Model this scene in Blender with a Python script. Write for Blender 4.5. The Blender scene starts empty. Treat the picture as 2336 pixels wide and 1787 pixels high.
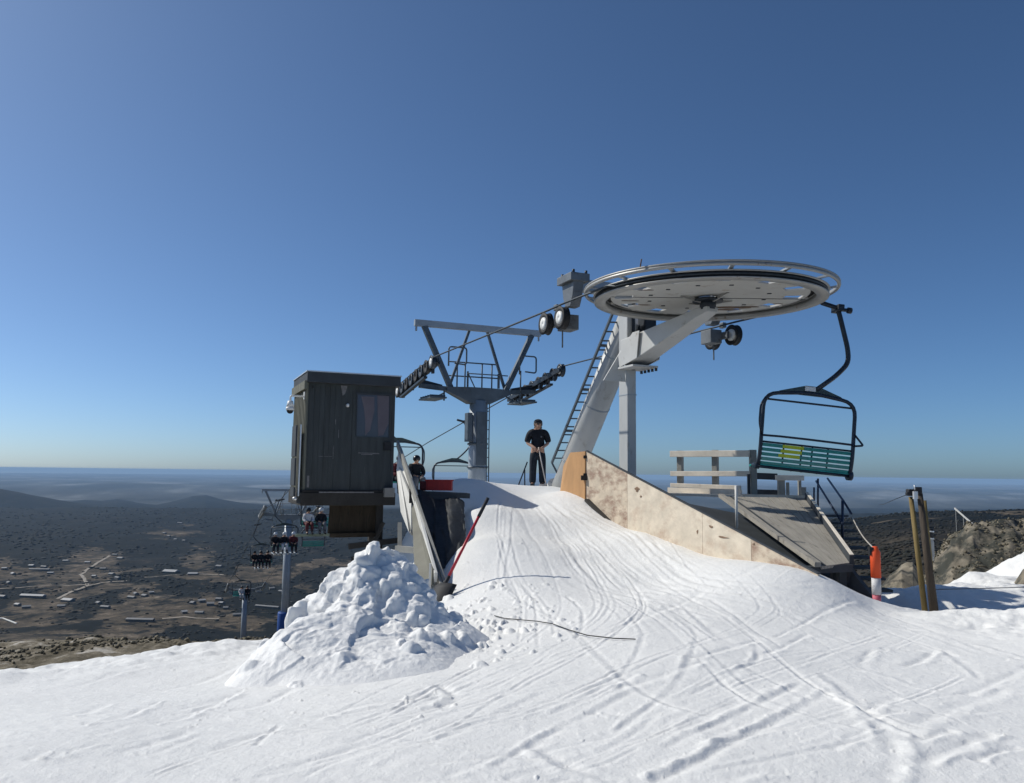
import bpy, math, random
import numpy as np
from mathutils import Vector, Matrix

# ------------------------------------------------------------------ camera, sky, sun, exposure
C = bpy.context.scene.collection
SC = bpy.context.scene
HAZE = 2.6e-5
FPX, CX, CY = 1800.0, 1168.0, 893.5          # focal length and centre, in pixels of the photograph
PITCH, ROLL = math.radians(5.92), math.radians(0.69)
cam_d = bpy.data.cameras.new('camera')
cam_d.sensor_width = 36.0
cam_d.lens = FPX / 2336.0 * 36.0
cam_d.clip_start, cam_d.clip_end = 0.1, 200000.0
cam = bpy.data.objects.new('camera', cam_d)
C.objects.link(cam)
CAM_R = Matrix.Rotation(math.pi / 2 + PITCH, 3, 'X') @ Matrix.Rotation(ROLL, 3, 'Z')
cam.matrix_world = CAM_R.to_4x4()             # the eye is the origin of the scene; +Y looks ahead
SC.camera = cam

SUN_AZ, SUN_EL = math.radians(-69.0), math.radians(40.5)   # azimuth from +Y towards +X
SUN_DIR = Vector((math.sin(SUN_AZ) * math.cos(SUN_EL), math.cos(SUN_AZ) * math.cos(SUN_EL), math.sin(SUN_EL)))
world = bpy.data.worlds.new('World')
SC.world = world
world.use_nodes = True
wn, wl = world.node_tree.nodes, world.node_tree.links
sky = wn.new('ShaderNodeTexSky')
sky.sky_type = 'NISHITA'
sky.sun_disc = False
sky.sun_elevation = SUN_EL
sky.sun_rotation = SUN_AZ
sky.altitude = 1700
sky.air_density = 0.7
sky.dust_density = 3.5
sky.ozone_density = 9.0
bg = wn['Background']
bg.inputs['Strength'].default_value = 0.108
wb = wn.new('ShaderNodeMixRGB')                 # the white balance of the sky as a whole
wb.blend_type = 'MULTIPLY'
wb.inputs['Fac'].default_value = 1.0
wb.inputs['Color2'].default_value = (1.0, 1.06, 0.98, 1)
wl.new(sky.outputs[0], wb.inputs['Color1'])
wl.new(wb.outputs[0], bg.inputs['Color'])
sun_d = bpy.data.lights.new('sun', 'SUN')
sun_d.energy = 3.95
sun_d.angle = math.radians(0.55)
sun_d.color = (1.0, 0.955, 0.86)
sun = bpy.data.objects.new('sun', sun_d)
C.objects.link(sun)
sun.rotation_euler = (-SUN_DIR).to_track_quat('-Z', 'Y').to_euler()
sun.location = (-30, 20, 40)
SC.view_settings.view_transform = 'Standard'
SC.view_settings.look = 'None'
SC.view_settings.exposure = 0.0
SC.view_settings.gamma = 1.0

rnd = random.Random(7)
nrng = np.random.default_rng(11)

# ------------------------------------------------------------------ pixel <-> place
def P(px, py, D):
    """The point seen at photograph pixel (px, py) that lies D metres ahead."""
    d = CAM_R @ Vector(((px - CX) / FPX, -(py - CY) / FPX, -1.0))
    return d * (D / d.y)

def PZ(px, D, z):
    """A point D metres ahead in the pixel column px (at eye level) and at height z."""
    return Vector(((px - CX) / FPX * D, D, z))

# ------------------------------------------------------------------ noise
def _hash(ix, iy, seed):
    h = (ix.astype(np.int64) * 374761393 + iy.astype(np.int64) * 668265263 + seed * 1274126177) & 0xFFFFFFFF
    h = ((h ^ (h >> 13)) * 1274126177) & 0xFFFFFFFF
    h = h ^ (h >> 16)
    return (h & 0xFFFFFF) / float(0xFFFFFF)

def vnoise(x, y, seed=0):
    ix, iy = np.floor(x), np.floor(y)
    fx, fy = x - ix, y - iy
    u, v = fx * fx * fx * (fx * (fx * 6 - 15) + 10), fy * fy * fy * (fy * (fy * 6 - 15) + 10)
    a, b = _hash(ix, iy, seed), _hash(ix + 1, iy, seed)
    c, d = _hash(ix, iy + 1, seed), _hash(ix + 1, iy + 1, seed)
    return (a + (b - a) * u) * (1 - v) + (c + (d - c) * u) * v - 0.5

def fbm(x, y, octaves=4, seed=0, gain=0.5):
    s, a, f = 0.0, 1.0, 1.0
    for o in range(octaves):
        s = s + a * vnoise(x * f + 17.3 * o, y * f - 9.1 * o, seed + o)
        a *= gain
        f *= 2.03
    return s

def sstep(a, b, x):
    t = np.clip((x - a) / (b - a), 0, 1)
    return t * t * (3 - 2 * t)

class TPS:
    """A smooth surface z(x, y) through given points."""
    def __init__(self, pts, smooth=0.002):
        p = np.array(pts, float)
        self.c = p[:, :2]
        n = len(p)
        K = self.k(self.c, self.c) + np.eye(n) * smooth
        A = np.zeros((n + 3, n + 3))
        A[:n, :n] = K
        A[:n, n] = 1
        A[:n, n + 1:] = self.c
        A[n:, :n] = A[:n, n:].T
        b = np.zeros(n + 3)
        b[:n] = p[:, 2]
        self.w = np.linalg.lstsq(A, b, rcond=None)[0]
    @staticmethod
    def k(a, b):
        d2 = ((a[:, None, :] - b[None, :, :]) ** 2).sum(-1)
        return 0.5 * d2 * np.log(d2 + 1e-9)
    def __call__(self, x, y):
        sh = x.shape
        q = np.stack([x.ravel(), y.ravel()], 1)
        out = np.empty(len(q))
        n = len(self.c)
        for i in range(0, len(q), 60000):
            s = q[i:i + 60000]
            out[i:i + 60000] = self.k(s, self.c) @ self.w[:n] + self.w[n] + s @ self.w[n + 1:]
        return out.reshape(sh)

# ------------------------------------------------------------------ materials
def mat(name, col, rough=0.6, metal=0.0, var=0.15, scale=3.0, bump=0.0, bscale=40.0, dirt=None, dscale=5.0,
        dlo=0.55, dhi=0.65, stretch=(1, 1, 1), spec=0.4, coat=0.0):
    m = bpy.data.materials.new(name)
    m.use_nodes = True
    n, l = m.node_tree.nodes, m.node_tree.links
    b = n['Principled BSDF']
    b.inputs['Roughness'].default_value = rough
    b.inputs['Metallic'].default_value = metal
    b.inputs['Specular IOR Level'].default_value = spec
    b.inputs['Coat Weight'].default_value = coat
    tc = n.new('ShaderNodeTexCoord')
    mp = n.new('ShaderNodeMapping')
    mp.inputs['Scale'].default_value = stretch
    l.new(tc.outputs['Object'], mp.inputs['Vector'])
    nz = n.new('ShaderNodeTexNoise')
    nz.inputs['Scale'].default_value = scale
    nz.inputs['Detail'].default_value = 6
    nz.inputs['Roughness'].default_value = 0.62
    l.new(mp.outputs[0], nz.inputs['Vector'])
    rp = n.new('ShaderNodeValToRGB')
    rp.color_ramp.elements[0].position = 0.3
    rp.color_ramp.elements[1].position = 0.7
    rp.color_ramp.elements[0].color = (*[c * (1 - var) for c in col], 1)
    rp.color_ramp.elements[1].color = (*[min(1, c * (1 + var)) for c in col], 1)
    l.new(nz.outputs['Fac'], rp.inputs['Fac'])
    out = rp.outputs['Color']
    if dirt is not None:
        n2 = n.new('ShaderNodeTexNoise')
        n2.inputs['Scale'].default_value = dscale
        n2.inputs['Detail'].default_value = 8
        n2.inputs['Roughness'].default_value = 0.68
        l.new(mp.outputs[0], n2.inputs['Vector'])
        r2 = n.new('ShaderNodeValToRGB')
        r2.color_ramp.elements[0].position = dlo
        r2.color_ramp.elements[1].position = dhi
        l.new(n2.outputs['Fac'], r2.inputs['Fac'])
        mx = n.new('ShaderNodeMixRGB')
        mx.inputs['Color2'].default_value = (*dirt, 1)
        l.new(out, mx.inputs['Color1'])
        l.new(r2.outputs['Color'], mx.inputs['Fac'])
        out = mx.outputs['Color']
    l.new(out, b.inputs['Base Color'])
    if bump:
        n3 = n.new('ShaderNodeTexNoise')
        n3.inputs['Scale'].default_value = bscale
        n3.inputs['Detail'].default_value = 5
        l.new(mp.outputs[0], n3.inputs['Vector'])
        bp = n.new('ShaderNodeBump')
        bp.inputs['Strength'].default_value = bump
        bp.inputs['Distance'].default_value = 0.02
        l.new(n3.outputs['Fac'], bp.inputs['Height'])
        l.new(bp.outputs[0], b.inputs['Normal'])
    return m

# ------------------------------------------------------------------ mesh builder
ZUP = Vector((0, 0, 1))

def axes(d, up=ZUP):
    d = d.normalized()
    s = d.cross(up)
    if s.length < 1e-5:
        s = d.cross(Vector((0, 1, 0)))
    s.normalize()
    return s, d, s.cross(d).normalized()

class MB:
    def __init__(self):
        self.v, self.f, self.s = [], [], []
    def add(self, vs, fs, smooth=False):
        o = len(self.v)
        self.v += [Vector(p) for p in vs]
        self.f += [tuple(i + o for i in f) for f in fs]
        self.s += [smooth] * len(fs)
        return self
    def hexa(self, p):
        return self.add(p, [(0, 3, 2, 1), (4, 5, 6, 7), (0, 1, 5, 4), (1, 2, 6, 5), (2, 3, 7, 6), (3, 0, 4, 7)])
    def box(self, c, sx, sy, sz, X=Vector((1, 0, 0)), Y=Vector((0, 1, 0)), Z=ZUP):
        c = Vector(c)
        pts = []
        for k in (-.5, .5):
            for i, j in ((-.5, -.5), (.5, -.5), (.5, .5), (-.5, .5)):
                pts.append(c + X * (i * sx) + Y * (j * sy) + Z * (k * sz))
        return self.hexa(pts)
    def beam(self, p0, p1, w, h, w1=None, h1=None, up=ZUP):
        p0, p1 = Vector(p0), Vector(p1)
        w1, h1 = w1 or w, h1 or h
        s, d, u = axes(p1 - p0, up)
        pts = []
        for p, a, b in ((p0, w, h), (p1, w1, h1)):
            for i, j in ((-.5, -.5), (.5, -.5), (.5, .5), (-.5, .5)):
                pts.append(p + s * (i * a) + u * (j * b))
        return self.hexa(pts)
    def cyl(self, p0, p1, r0, r1=None, seg=14, caps=True):
        p0, p1 = Vector(p0), Vector(p1)
        r1 = r0 if r1 is None else r1
        s, d, u = axes(p1 - p0)
        vs = []
        for p, r in ((p0, r0), (p1, r1)):
            for k in range(seg):
                a = 2 * math.pi * k / seg
                vs.append(p + (s * math.cos(a) + u * math.sin(a)) * r)
        self.add(vs, [(k, (k + 1) % seg, seg + (k + 1) % seg, seg + k) for k in range(seg)], True)
        if caps:
            o = len(self.v)
            self.add(vs, [tuple(range(seg - 1, -1, -1)), tuple(range(seg, 2 * seg))])
        return self
    def tube(self, pts, r, seg=8, closed=False):
        pts = [Vector(p) for p in pts]
        n = len(pts)
        rs = r if isinstance(r, (list, tuple)) else [r] * n
        tang = []
        for i in range(n):
            a = pts[(i - 1) % n] if (closed or i > 0) else pts[i]
            b = pts[(i + 1) % n] if (closed or i < n - 1) else pts[i]
            tang.append((b - a).normalized())
        s, _, u = axes(tang[0])
        vs = []
        for i in range(n):
            t = tang[i]
            s = (s - t * s.dot(t)).normalized()
            u = t.cross(s)
            for k in range(seg):
                a = 2 * math.pi * k / seg
                vs.append(pts[i] + (s * math.cos(a) + u * math.sin(a)) * rs[i])
        fs = []
        for i in range(n if closed else n - 1):
            j = (i + 1) % n
            for k in range(seg):
                m = (k + 1) % seg
                fs.append((i * seg + k, i * seg + m, j * seg + m, j * seg + k))
        self.add(vs, fs, True)
        if not closed:
            self.add(vs[:seg], [tuple(range(seg - 1, -1, -1))])
            self.add(vs[-seg:], [tuple(range(seg))])
        return self
    def lathe(self, prof, o=Vector((0, 0, 0)), axis=ZUP, seg=24, smooth=True):
        """Closed profile of (radius, height) pairs turned about axis through o."""
        s, d, u = axes(axis, Vector((0, 1, 0)) if abs(axis.normalized().z) > .9 else ZUP)
        vs = []
        for r, h in prof:
            for k in range(seg):
                a = 2 * math.pi * k / seg
                vs.append(Vector(o) + d * h + (s * math.cos(a) + u * math.sin(a)) * max(r, 1e-4))
        n = len(prof)
        fs = []
        for i in range(n):
            j = (i + 1) % n
            if prof[i][0] < 1e-3 and prof[j][0] < 1e-3:
                continue
            for k in range(seg):
                m = (k + 1) % seg
                fs.append((i * seg + k, i * seg + m, j * seg + m, j * seg + k))
        return self.add(vs, fs, smooth)
    def prism(self, poly, vec):
        poly = [Vector(p) for p in poly]
        n = len(poly)
        vs = poly + [p + Vector(vec) for p in poly]
        return self.add(vs, [tuple(range(n - 1, -1, -1)), tuple(range(n, 2 * n))] +
                        [(k, (k + 1) % n, n + (k + 1) % n, n + k) for k in range(n)])
    def sphere(self, c, rx, ry, rz, seg=12, rings=8):
        vs, fs = [], []
        for i in range(rings + 1):
            t = math.pi * i / rings
            for k in range(seg):
                a = 2 * math.pi * k / seg
                vs.append(Vector(c) + Vector((rx * math.sin(t) * math.cos(a), ry * math.sin(t) * math.sin(a), rz * math.cos(t))))
        for i in range(rings):
            for k in range(seg):
                m = (k + 1) % seg
                fs.append((i * seg + k, (i + 1) * seg + k, (i + 1) * seg + m, i * seg + m))
        return self.add(vs, fs, True)
    def pieces(self):
        """The separate pieces of this mesh, each as a builder of its own."""
        key, par = {}, list(range(len(self.v)))
        def find(i):
            while par[i] != i:
                par[i] = par[par[i]]
                i = par[i]
            return i
        for i, p in enumerate(self.v):
            k = (round(p.x, 5), round(p.y, 5), round(p.z, 5))
            if k in key: par[find(i)] = find(key[k])
            else: key[k] = i
        for f in self.f:
            for i in f[1:]: par[find(i)] = find(f[0])
        out = {}
        for f, s in zip(self.f, self.s):
            mb = out.setdefault(find(f[0]), MB())
            o = len(mb.v)
            mb.v += [self.v[i] for i in f]
            mb.f.append(tuple(range(o, o + len(f))))
            mb.s.append(s)
        return list(out.values())
    def build_each(self, name, m, parent=None, **k):
        return [q.build(name, m, parent, **k) for q in self.pieces()]
    def build(self, name, m, parent=None, bevel=0.0, solid=0.0, autosmooth=True):
        o0 = Vector(parent.location) if (parent is not None and parent.get('_world')) else Vector((0, 0, 0))
        me = bpy.data.meshes.new(name)
        me.from_pydata([tuple(p - o0) for p in self.v], [], self.f)
        me.polygons.foreach_set('use_smooth', self.s)
        mlist = m if isinstance(m, (list, tuple)) else [m]
        for x in mlist:
            me.materials.append(x)
        me.validate()
        import bmesh
        bm = bmesh.new()
        bm.from_mesh(me)
        bmesh.ops.remove_doubles(bm, verts=bm.verts, dist=1e-5)
        bmesh.ops.recalc_face_normals(bm, faces=bm.faces)
        bm.to_mesh(me)
        bm.free()
        return link(name, me, parent, bevel, solid)

def link(name, me, parent=None, bevel=0.0, solid=0.0):
    ob = bpy.data.objects.new(name, me)
    C.objects.link(ob)
    if parent is not None:
        ob.parent = parent
        if parent.get('_world') and parent.type == 'MESH':
            pass
    if solid:
        md = ob.modifiers.new('solid', 'SOLIDIFY')
        md.thickness = solid
    if bevel:
        md = ob.modifiers.new('bevel', 'BEVEL')
        md.width = bevel
        md.segments = 2
        md.limit_method = 'ANGLE'
        md.angle_limit = math.radians(50)
    return ob

def thing(name, label, cat, loc=(0, 0, 0), group=None, local=False):
    """An Empty at the thing's base. Parts built in scene coordinates unless local is set."""
    o = bpy.data.objects.new(name, None)
    C.objects.link(o)
    o.location = loc
    o.empty_display_size = 0.2
    tag(o, label, cat, group)
    if not local:
        o['_world'] = 1
    return o

def tag(o, label=None, cat=None, group=None, kind=None):
    if label: o['label'] = label
    if cat: o['category'] = cat
    if group: o['group'] = group
    if kind: o['kind'] = kind
    return o

def sub(name, mb, m, part, root, **k):
    """A sub-part: geometry in the root's own coordinates under a part that sits at the root's origin."""
    mb2 = MB()
    o0 = Vector(root.location) if root.get('_world') else Vector((0, 0, 0))
    mb2.v, mb2.f, mb2.s = [p - o0 for p in mb.v], mb.f, mb.s
    return mb2.build(name, m, part, **k)

def sub_each(name, mb, m, part, root, **k):
    return [sub(name, q, m, part, root, **k) for q in mb.pieces()]

def copy_tree(o, parent=None):
    c = o.copy()
    C.objects.link(c)
    c.parent = parent
    for ch in list(o.children):
        copy_tree(ch, c)
    return c

def fillet(pts, r, n=6):
    pts = [Vector(p) for p in pts]
    out = [pts[0]]
    for i in range(1, len(pts) - 1):
        a, b, c = pts[i - 1], pts[i], pts[i + 1]
        d1, d2 = (a - b), (c - b)
        t = min(r, d1.length * .49, d2.length * .49)
        p, q = b + d1.normalized() * t, b + d2.normalized() * t
        for k in range(n + 1):
            s = k / n
            out.append(p * (1 - s) ** 2 + b * (2 * s * (1 - s)) + q * s * s)
    out.append(pts[-1])
    return out

def grid_mesh(name, V, m, cols, rows, closed=False):
    """A mesh from an array of vertices laid out rows x cols."""
    me = bpy.data.meshes.new(name)
    nv = rows * cols
    r, c = np.meshgrid(np.arange(rows - 1), np.arange(cols - 1), indexing='ij')
    a = (r * cols + c).ravel()
    F = np.stack([a, a + 1, a + cols + 1, a + cols], 1).astype(np.int32)
    me.vertices.add(nv)
    me.vertices.foreach_set('co', V.reshape(-1).astype(np.float32))
    me.loops.add(F.size)
    me.loops.foreach_set('vertex_index', F.ravel())
    me.polygons.add(len(F))
    me.polygons.foreach_set('loop_start', np.arange(0, F.size, 4, dtype=np.int32))
    me.polygons.foreach_set('use_smooth', np.ones(len(F), bool))
    me.update(calc_edges=True)
    me.validate()
    me.materials.append(m)
    return me
# ------------------------------------------------------------------ the ground: mountainside, valley, far ridges
Dk = np.array([2, 5, 8, 12, 20, 40, 70, 100, 200, 400, 800, 1500, 2500, 4000, 6200, 8000, 30000, 90000], float)
PXk = np.array([-900, 0, 300, 600, 900, 1400, 1900, 2100, 2336, 3200], float)
ZT = np.array([
    [-2.2, -2.3, -2.6, -3.4, -5.2, -10, -18, -28, -66, -136, -240, -300, -300, -300, -300, -620, -700, -480],
    [-2.2, -2.3, -2.5, -3.10, -4.6, -8.8, -16.3, -26, -60, -128, -232, -300, -300, -300, -300, -620, -700, -480],
    [-2.2, -2.3, -2.5, -2.95, -4.35, -8.4, -15.5, -23.5, -56, -120, -230, -300, -300, -300, -300, -620, -700, -480],
    [-2.2, -2.3, -2.6, -3.2, -4.6, -8.8, -15, -21.6, -52, -116, -224, -300, -300, -300, -300, -620, -700, -480],
    [-2.4, -2.5, -2.9, -3.4, -5.0, -9, -15, -22, -52, -116, -224, -300, -300, -300, -300, -620, -700, -480],
    [-2.6, -2.7, -3.0, -3.6, -5.5, -10, -17, -25, -55, -110, -200, -290, -300, -300, -300, -620, -700, -480],
    [-2.6, -2.7, -3.0, -3.6, -5.2, -8, -12, -16, -28, -44, -64, -78, -150, -300, -300, -620, -700, -480],
    [-2.6, -2.7, -3.0, -3.6, -4.4, -6.5, -10, -13.5, -23, -36, -52, -62, -150, -300, -300, -620, -700, -480],
    [-2.6, -2.7, -3.0, -3.4, -3.3, -4, -7, -10, -20, -33, -50, -58, -150, -300, -300, -620, -700, -480],
    [-2.6, -2.7, -3.0, -3.4, -3.3, -4, -7, -10, -20, -33, -50, -58, -150, -300, -300, -620, -700, -480]])

def eye_y(px):
    return 1080 + (px - 1168) * 0.012

def hill(px, D, D0, prof, sig):
    """A far ridge whose skyline follows prof = [(px, py)...], D0 metres ahead."""
    pp = np.array(prof, float)
    top = -(pp[:, 1] - eye_y(pp[:, 0])) / FPX * D0
    t = np.interp(px, pp[:, 0], top)
    return -760 + (t + 760) * np.exp(-((D - D0) / sig) ** 2)

def z_ground(x, y, detail=True):
    D = np.maximum(y, 2.0)
    px = np.clip(CX + FPX * x / D, -900, 3200)
    lD = np.log(D)
    lk = np.log(Dk)
    j = np.clip(np.searchsorted(lk, lD) - 1, 0, len(Dk) - 2)
    t = np.clip((lD - lk[j]) / (lk[j + 1] - lk[j]), 0, 1)
    i = np.clip(np.searchsorted(PXk, px) - 1, 0, len(PXk) - 2)
    s = np.clip((px - PXk[i]) / (PXk[i + 1] - PXk[i]), 0, 1)
    s = s * s * (3 - 2 * s)
    z = ((ZT[i, j] * (1 - t) + ZT[i, j + 1] * t) * (1 - s) + (ZT[i + 1, j] * (1 - t) + ZT[i + 1, j + 1] * t) * s)
    # rolling ground at several sizes, each fading in where it is the right size to be seen
    z = z + 24 * fbm(x / 620, y / 620, 3, 5) * sstep(900, 2500, D)
    z = z + 5.0 * fbm(x / 120, y / 120, 3, 9) * sstep(150, 600, D)
    z = z + 1.6 * fbm(x / 22, y / 22, 3, 13) * sstep(25, 90, D) * (1 - sstep(2000, 4000, D))
    z = z + 0.5 * fbm(x / 4.0, y / 4.0, 4, 17) * sstep(9, 20, D) * (1 - sstep(150, 300, D))
    z = z + 0.16 * fbm(x / 0.9, y / 0.9, 3, 21) * sstep(8, 14, D) * (1 - sstep(60, 110, D))
    rg = fbm(px / 90, D / 4000, 3, 31)
    z = np.maximum(z, hill(px, D, 5900, [(-900, 1150), (-100, 1168), (150, 1176), (330, 1163), (500, 1162), (700, 1160), (900, 1160), (1300, 1165), (1800, 1170), (3200, 1170)], 900) + 22 * rg)
    z = np.maximum(z, hill(px, D, 8200, [(-900, 1040), (-300, 1075), (-150, 1090), (0, 1112), (60, 1121), (150, 1141), (250, 1156), (350, 1166), (430, 1172), (560, 1190), (3200, 1195)], 1100) + 16 * rg)
    z = np.maximum(z, hill(px, D, 11500, [(-900, 1160), (90, 1162), (150, 1148), (205, 1139), (245, 1143), (278, 1138), (330, 1147), (370, 1151), (415, 1141), (450, 1131), (480, 1129), (510, 1137), (560, 1146), (640, 1153), (760, 1158), (3200, 1160)], 1400) + 8 * rg)
    z = np.maximum(z, hill(px, D, 20000, [(-900, 1110), (0, 1106), (180, 1104), (260, 1101), (340, 1103), (480, 1107), (580, 1112), (650, 1119), (900, 1125), (1400, 1124), (1800, 1122), (1900, 1124), (2020, 1118), (2150, 1126), (2336, 1130), (3200, 1130)], 2600) + 14 * rg)
    z = np.maximum(z, hill(px, D, 30000, [(-900, 1096), (300, 1097), (700, 1101), (1700, 1108), (1950, 1112), (2100, 1113), (2336, 1118), (3200, 1120)], 2600) + 16 * rg)
    return z

def hit_ground(px, py, lo=9.0, hi=80000.0):
    """Where the sight line through a pixel meets the ground."""
    D = np.exp(np.linspace(math.log(lo), math.log(hi), 2500))
    d = P(px, py, 1.0)
    g = z_ground(d.x * D, D) - d.z * D
    k = int(np.argmax(g > 0))
    return Vector((d.x * D[k], D[k], d.z * D[k]))

def polar(a0, a1, na, r0, r1, nr):
    """Vertices on rings about the eye: even in angle, log-spaced in distance."""
    A, Rr = np.meshgrid(np.radians(np.linspace(a0, a1, na)), np.exp(np.linspace(math.log(r0), math.log(r1), nr)))
    return Rr * np.sin(A), Rr * np.cos(A), A, Rr

# open ground, roads and clearings round the village, by pixel of the photograph
CLEAR = [(30, 1300, 90, 26), (120, 1320, 120, 22), (235, 1275, 60, 26), (195, 1310, 60, 22), (130, 1372, 60, 18), (300, 1395, 70, 22),
         (430, 1392, 80, 30), (480, 1370, 70, 18), (330, 1352, 60, 14), (60, 1412, 150, 12), (470, 1275, 34, 30), (560, 1410, 90, 20),
         (480, 1310, 60, 6), (400, 1215, 60, 10), (410, 1195, 40, 8), (60, 1455, 200, 30), (250, 1440, 120, 20)]
gx, gy, gA, gR = polar(-62, 62, 1000, 4.0, 88000, 720)
gz = z_ground(gx, gy)
gz = np.where(gy < 5, np.minimum(gz, -2.6), gz)
gpx = CX + FPX * gx / np.maximum(gy, 2)
gpy = eye_y(gpx) - FPX * gz / np.maximum(gy, 2)
clear = np.zeros_like(gx)
for a, b, sx, sy in CLEAR:
    clear = np.maximum(clear, np.exp(-(((gpx - a) / sx) ** 2 + ((gpy - b) / sy) ** 2)))
clear = np.maximum(clear, .95 * sstep(.06, .26, fbm(gx / 170 + 3, gy / 330, 4, 43)) * (1 - sstep(2300, 3400, gR)))
clear = clear * sstep(1200, 1450, gR) * (1 - sstep(4000, 5500, gR))
clear = np.clip(clear + 0.9 * fbm(gx / 70, gy / 140, 4, 41) * (clear > 0.15), 0, 1)

def ground_material():
    m = bpy.data.materials.new('mountain_ground')
    m.use_nodes = True
    n, l = m.node_tree.nodes, m.node_tree.links
    b = n['Principled BSDF']
    b.inputs['Roughness'].default_value = 0.95
    b.inputs['Specular IOR Level'].default_value = 0.1
    geo = n.new('ShaderNodeNewGeometry')
    def noise(scale, det=6, r=0.6):
        z = n.new('ShaderNodeTexNoise')
        z.inputs['Scale'].default_value = scale
        z.inputs['Detail'].default_value = det
        z.inputs['Roughness'].default_value = r
        l.new(geo.outputs['Position'], z.inputs['Vector'])
        return z.outputs['Fac']
    def ramp(fac, stops):
        r = n.new('ShaderNodeValToRGB')
        e = r.color_ramp.elements
        while len(e) < len(stops):
            e.new(0.5)
        for q, (p, c) in zip(e, stops):
            q.position, q.color = p, (*c, 1)
        l.new(fac, r.inputs['Fac'])
        return r.outputs['Color']
    def mix(f, a, c):
        x = n.new('ShaderNodeMixRGB')
        l.new(f, x.inputs['Fac']); l.new(a, x.inputs['Color1']); l.new(c, x.inputs['Color2'])
        return x.outputs['Color']
    def attr(nm):
        a = n.new('ShaderNodeAttribute')
        a.attribute_name = nm
        return a.outputs['Fac']
    far = ramp(noise(0.006, 10, 0.72), [(0.38, (0.003, 0.005, 0.005)), (0.54, (0.007, 0.009, 0.008)), (0.64, (0.018, 0.017, 0.014)), (0.75, (0.060, 0.050, 0.040))])
    mid = ramp(noise(0.05, 10, 0.72), [(0.32, (0.014, 0.014, 0.011)), (0.48, (0.030, 0.026, 0.020)), (0.62, (0.065, 0.054, 0.040)), (0.75, (0.12, 0.10, 0.078))])
    near = ramp(noise(0.9, 12, 0.74), [(0.30, (0.032, 0.029, 0.022)), (0.41, (0.10, 0.087, 0.062)), (0.52, (0.23, 0.20, 0.15)), (0.62, (0.50, 0.47, 0.42))])
    tan = ramp(noise(0.022, 12, 0.78), [(0.34, (0.010, 0.012, 0.010)), (0.44, (0.045, 0.038, 0.027)), (0.56, (0.115, 0.090, 0.063)), (0.70, (0.30, 0.25, 0.19))])
    c = mix(attr('far'), mid, far)
    c = mix(attr('near'), c, near)
    m1 = n.new('ShaderNodeMath'); m1.operation = 'MULTIPLY_ADD'      # ragged clearings
    l.new(attr('clear'), m1.inputs[0]); m1.inputs[1].default_value = 0.31
    l.new(noise(0.028, 9, 0.68), m1.inputs[2])
    c = mix(ramp(m1.outputs[0], [(0.63, (0, 0, 0)), (0.70, (1, 1, 1))]), c, tan)
    far_pale = ramp(noise(0.0004, 6, 0.6), [(0.38, (0.03, 0.036, 0.038)), (0.53, (0.075, 0.082, 0.085)), (0.68, (0.24, 0.25, 0.25))])  # distant ground: haze and sky reflected in the sea put into its colour
    c = mix(attr('far_pale'), c, far_pale)
    l.new(c, b.inputs['Base Color'])
    bp = n.new('ShaderNodeBump')
    bp.inputs['Strength'].default_value = 0.8
    bp.inputs['Distance'].default_value = 0.25
    l.new(noise(3.0, 8, 0.7), bp.inputs['Height'])
    l.new(bp.outputs[0], b.inputs['Normal'])
    return m

me = grid_mesh('ground', np.stack([gx, gy, gz], -1), ground_material(), 1000, 720)
for nm, val in (('clear', clear), ('near', 1 - sstep(55, 130, gR)), ('far', sstep(500, 1400, gR)), ('far_pale', sstep(13500, 16000, gR))):
    at = me.attributes.new(nm, 'FLOAT', 'POINT')
    at.data.foreach_set('value', val.ravel().astype(np.float32))
ground = tag(link('ground', me), kind='structure')

# ------------------------------------------------------------------ the snow
def sp(px, py, D):
    v = P(px, py, D)
    return (v.x, v.y, v.z)
def sz(px, D, z):
    v = PZ(px, D, z)
    return (v.x, v.y, v.z)
SNOW = [sp(*q) for q in [
    (-300, 1787, 4.0), (0, 1787, 4.0), (600, 1787, 4.0), (1168, 1787, 4.0), (1700, 1787, 4.0), (2336, 1787, 4.0), (2700, 1787, 4.0),
    (0, 1640, 5.4), (0, 1560, 7.0), (-300, 1560, 7.0), (0, 1531, 7.9), (150, 1510, 8.4), (300, 1493, 8.9), (450, 1477, 9.5), (600, 1467, 10.2), (750, 1462, 10.8),
    (600, 1620, 5.6), (1168, 1620, 5.35), (1168, 1530, 6.5), (1700, 1620, 5.3), (2336, 1620, 5.4), (1700, 1480, 7.3), (2336, 1480, 7.4),
    (300, 1560, 7.0), (600, 1540, 7.4),
    (2336, 1393, 9.6), (2150, 1393, 9.75), (1990, 1390, 9.85), (2700, 1393, 9.8), (1400, 1400, 9.0), (1600, 1380, 9.6), (1850, 1400, 9.2),
    (1865, 1313, 10.4), (1720, 1284, 11.6), (1560, 1249, 13.1), (1480, 1219, 14.2), (1335, 1143, 16.4), (1288, 1120, 17.2), (1930, 1350, 10.1),
    (1225, 1112, 20.5), (1060, 1106, 19.0), (1140, 1111, 18.2), (1200, 1160, 16.3), (1280, 1230, 14.2), (1400, 1275, 12.7), (1520, 1330, 11.0),
    (1300, 1335, 11.0), (1130, 1205, 14.5), (1135, 1335, 11.0), (1085, 1165, 15.3), (1075, 1240, 13.3), (1030, 1370, 10.9), (1010, 1300, 12.4), (1200, 1440, 8.4),
    (2050, 1347, 15.2), (2140, 1337, 16.2), (2336, 1262, 22.0), (2336, 1325, 18.0), (2200, 1312, 19.0), (2600, 1235, 23.0)]]
SNOW += [sp(*q) for q in [(1100, 1110, 20.2), (1160, 1112, 20.5), (1290, 1113, 20.5), (1040, 1108, 17.6), (1160, 1124, 17.4), (1240, 1128, 17.5), (1110, 1135, 16.6)]]
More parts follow.
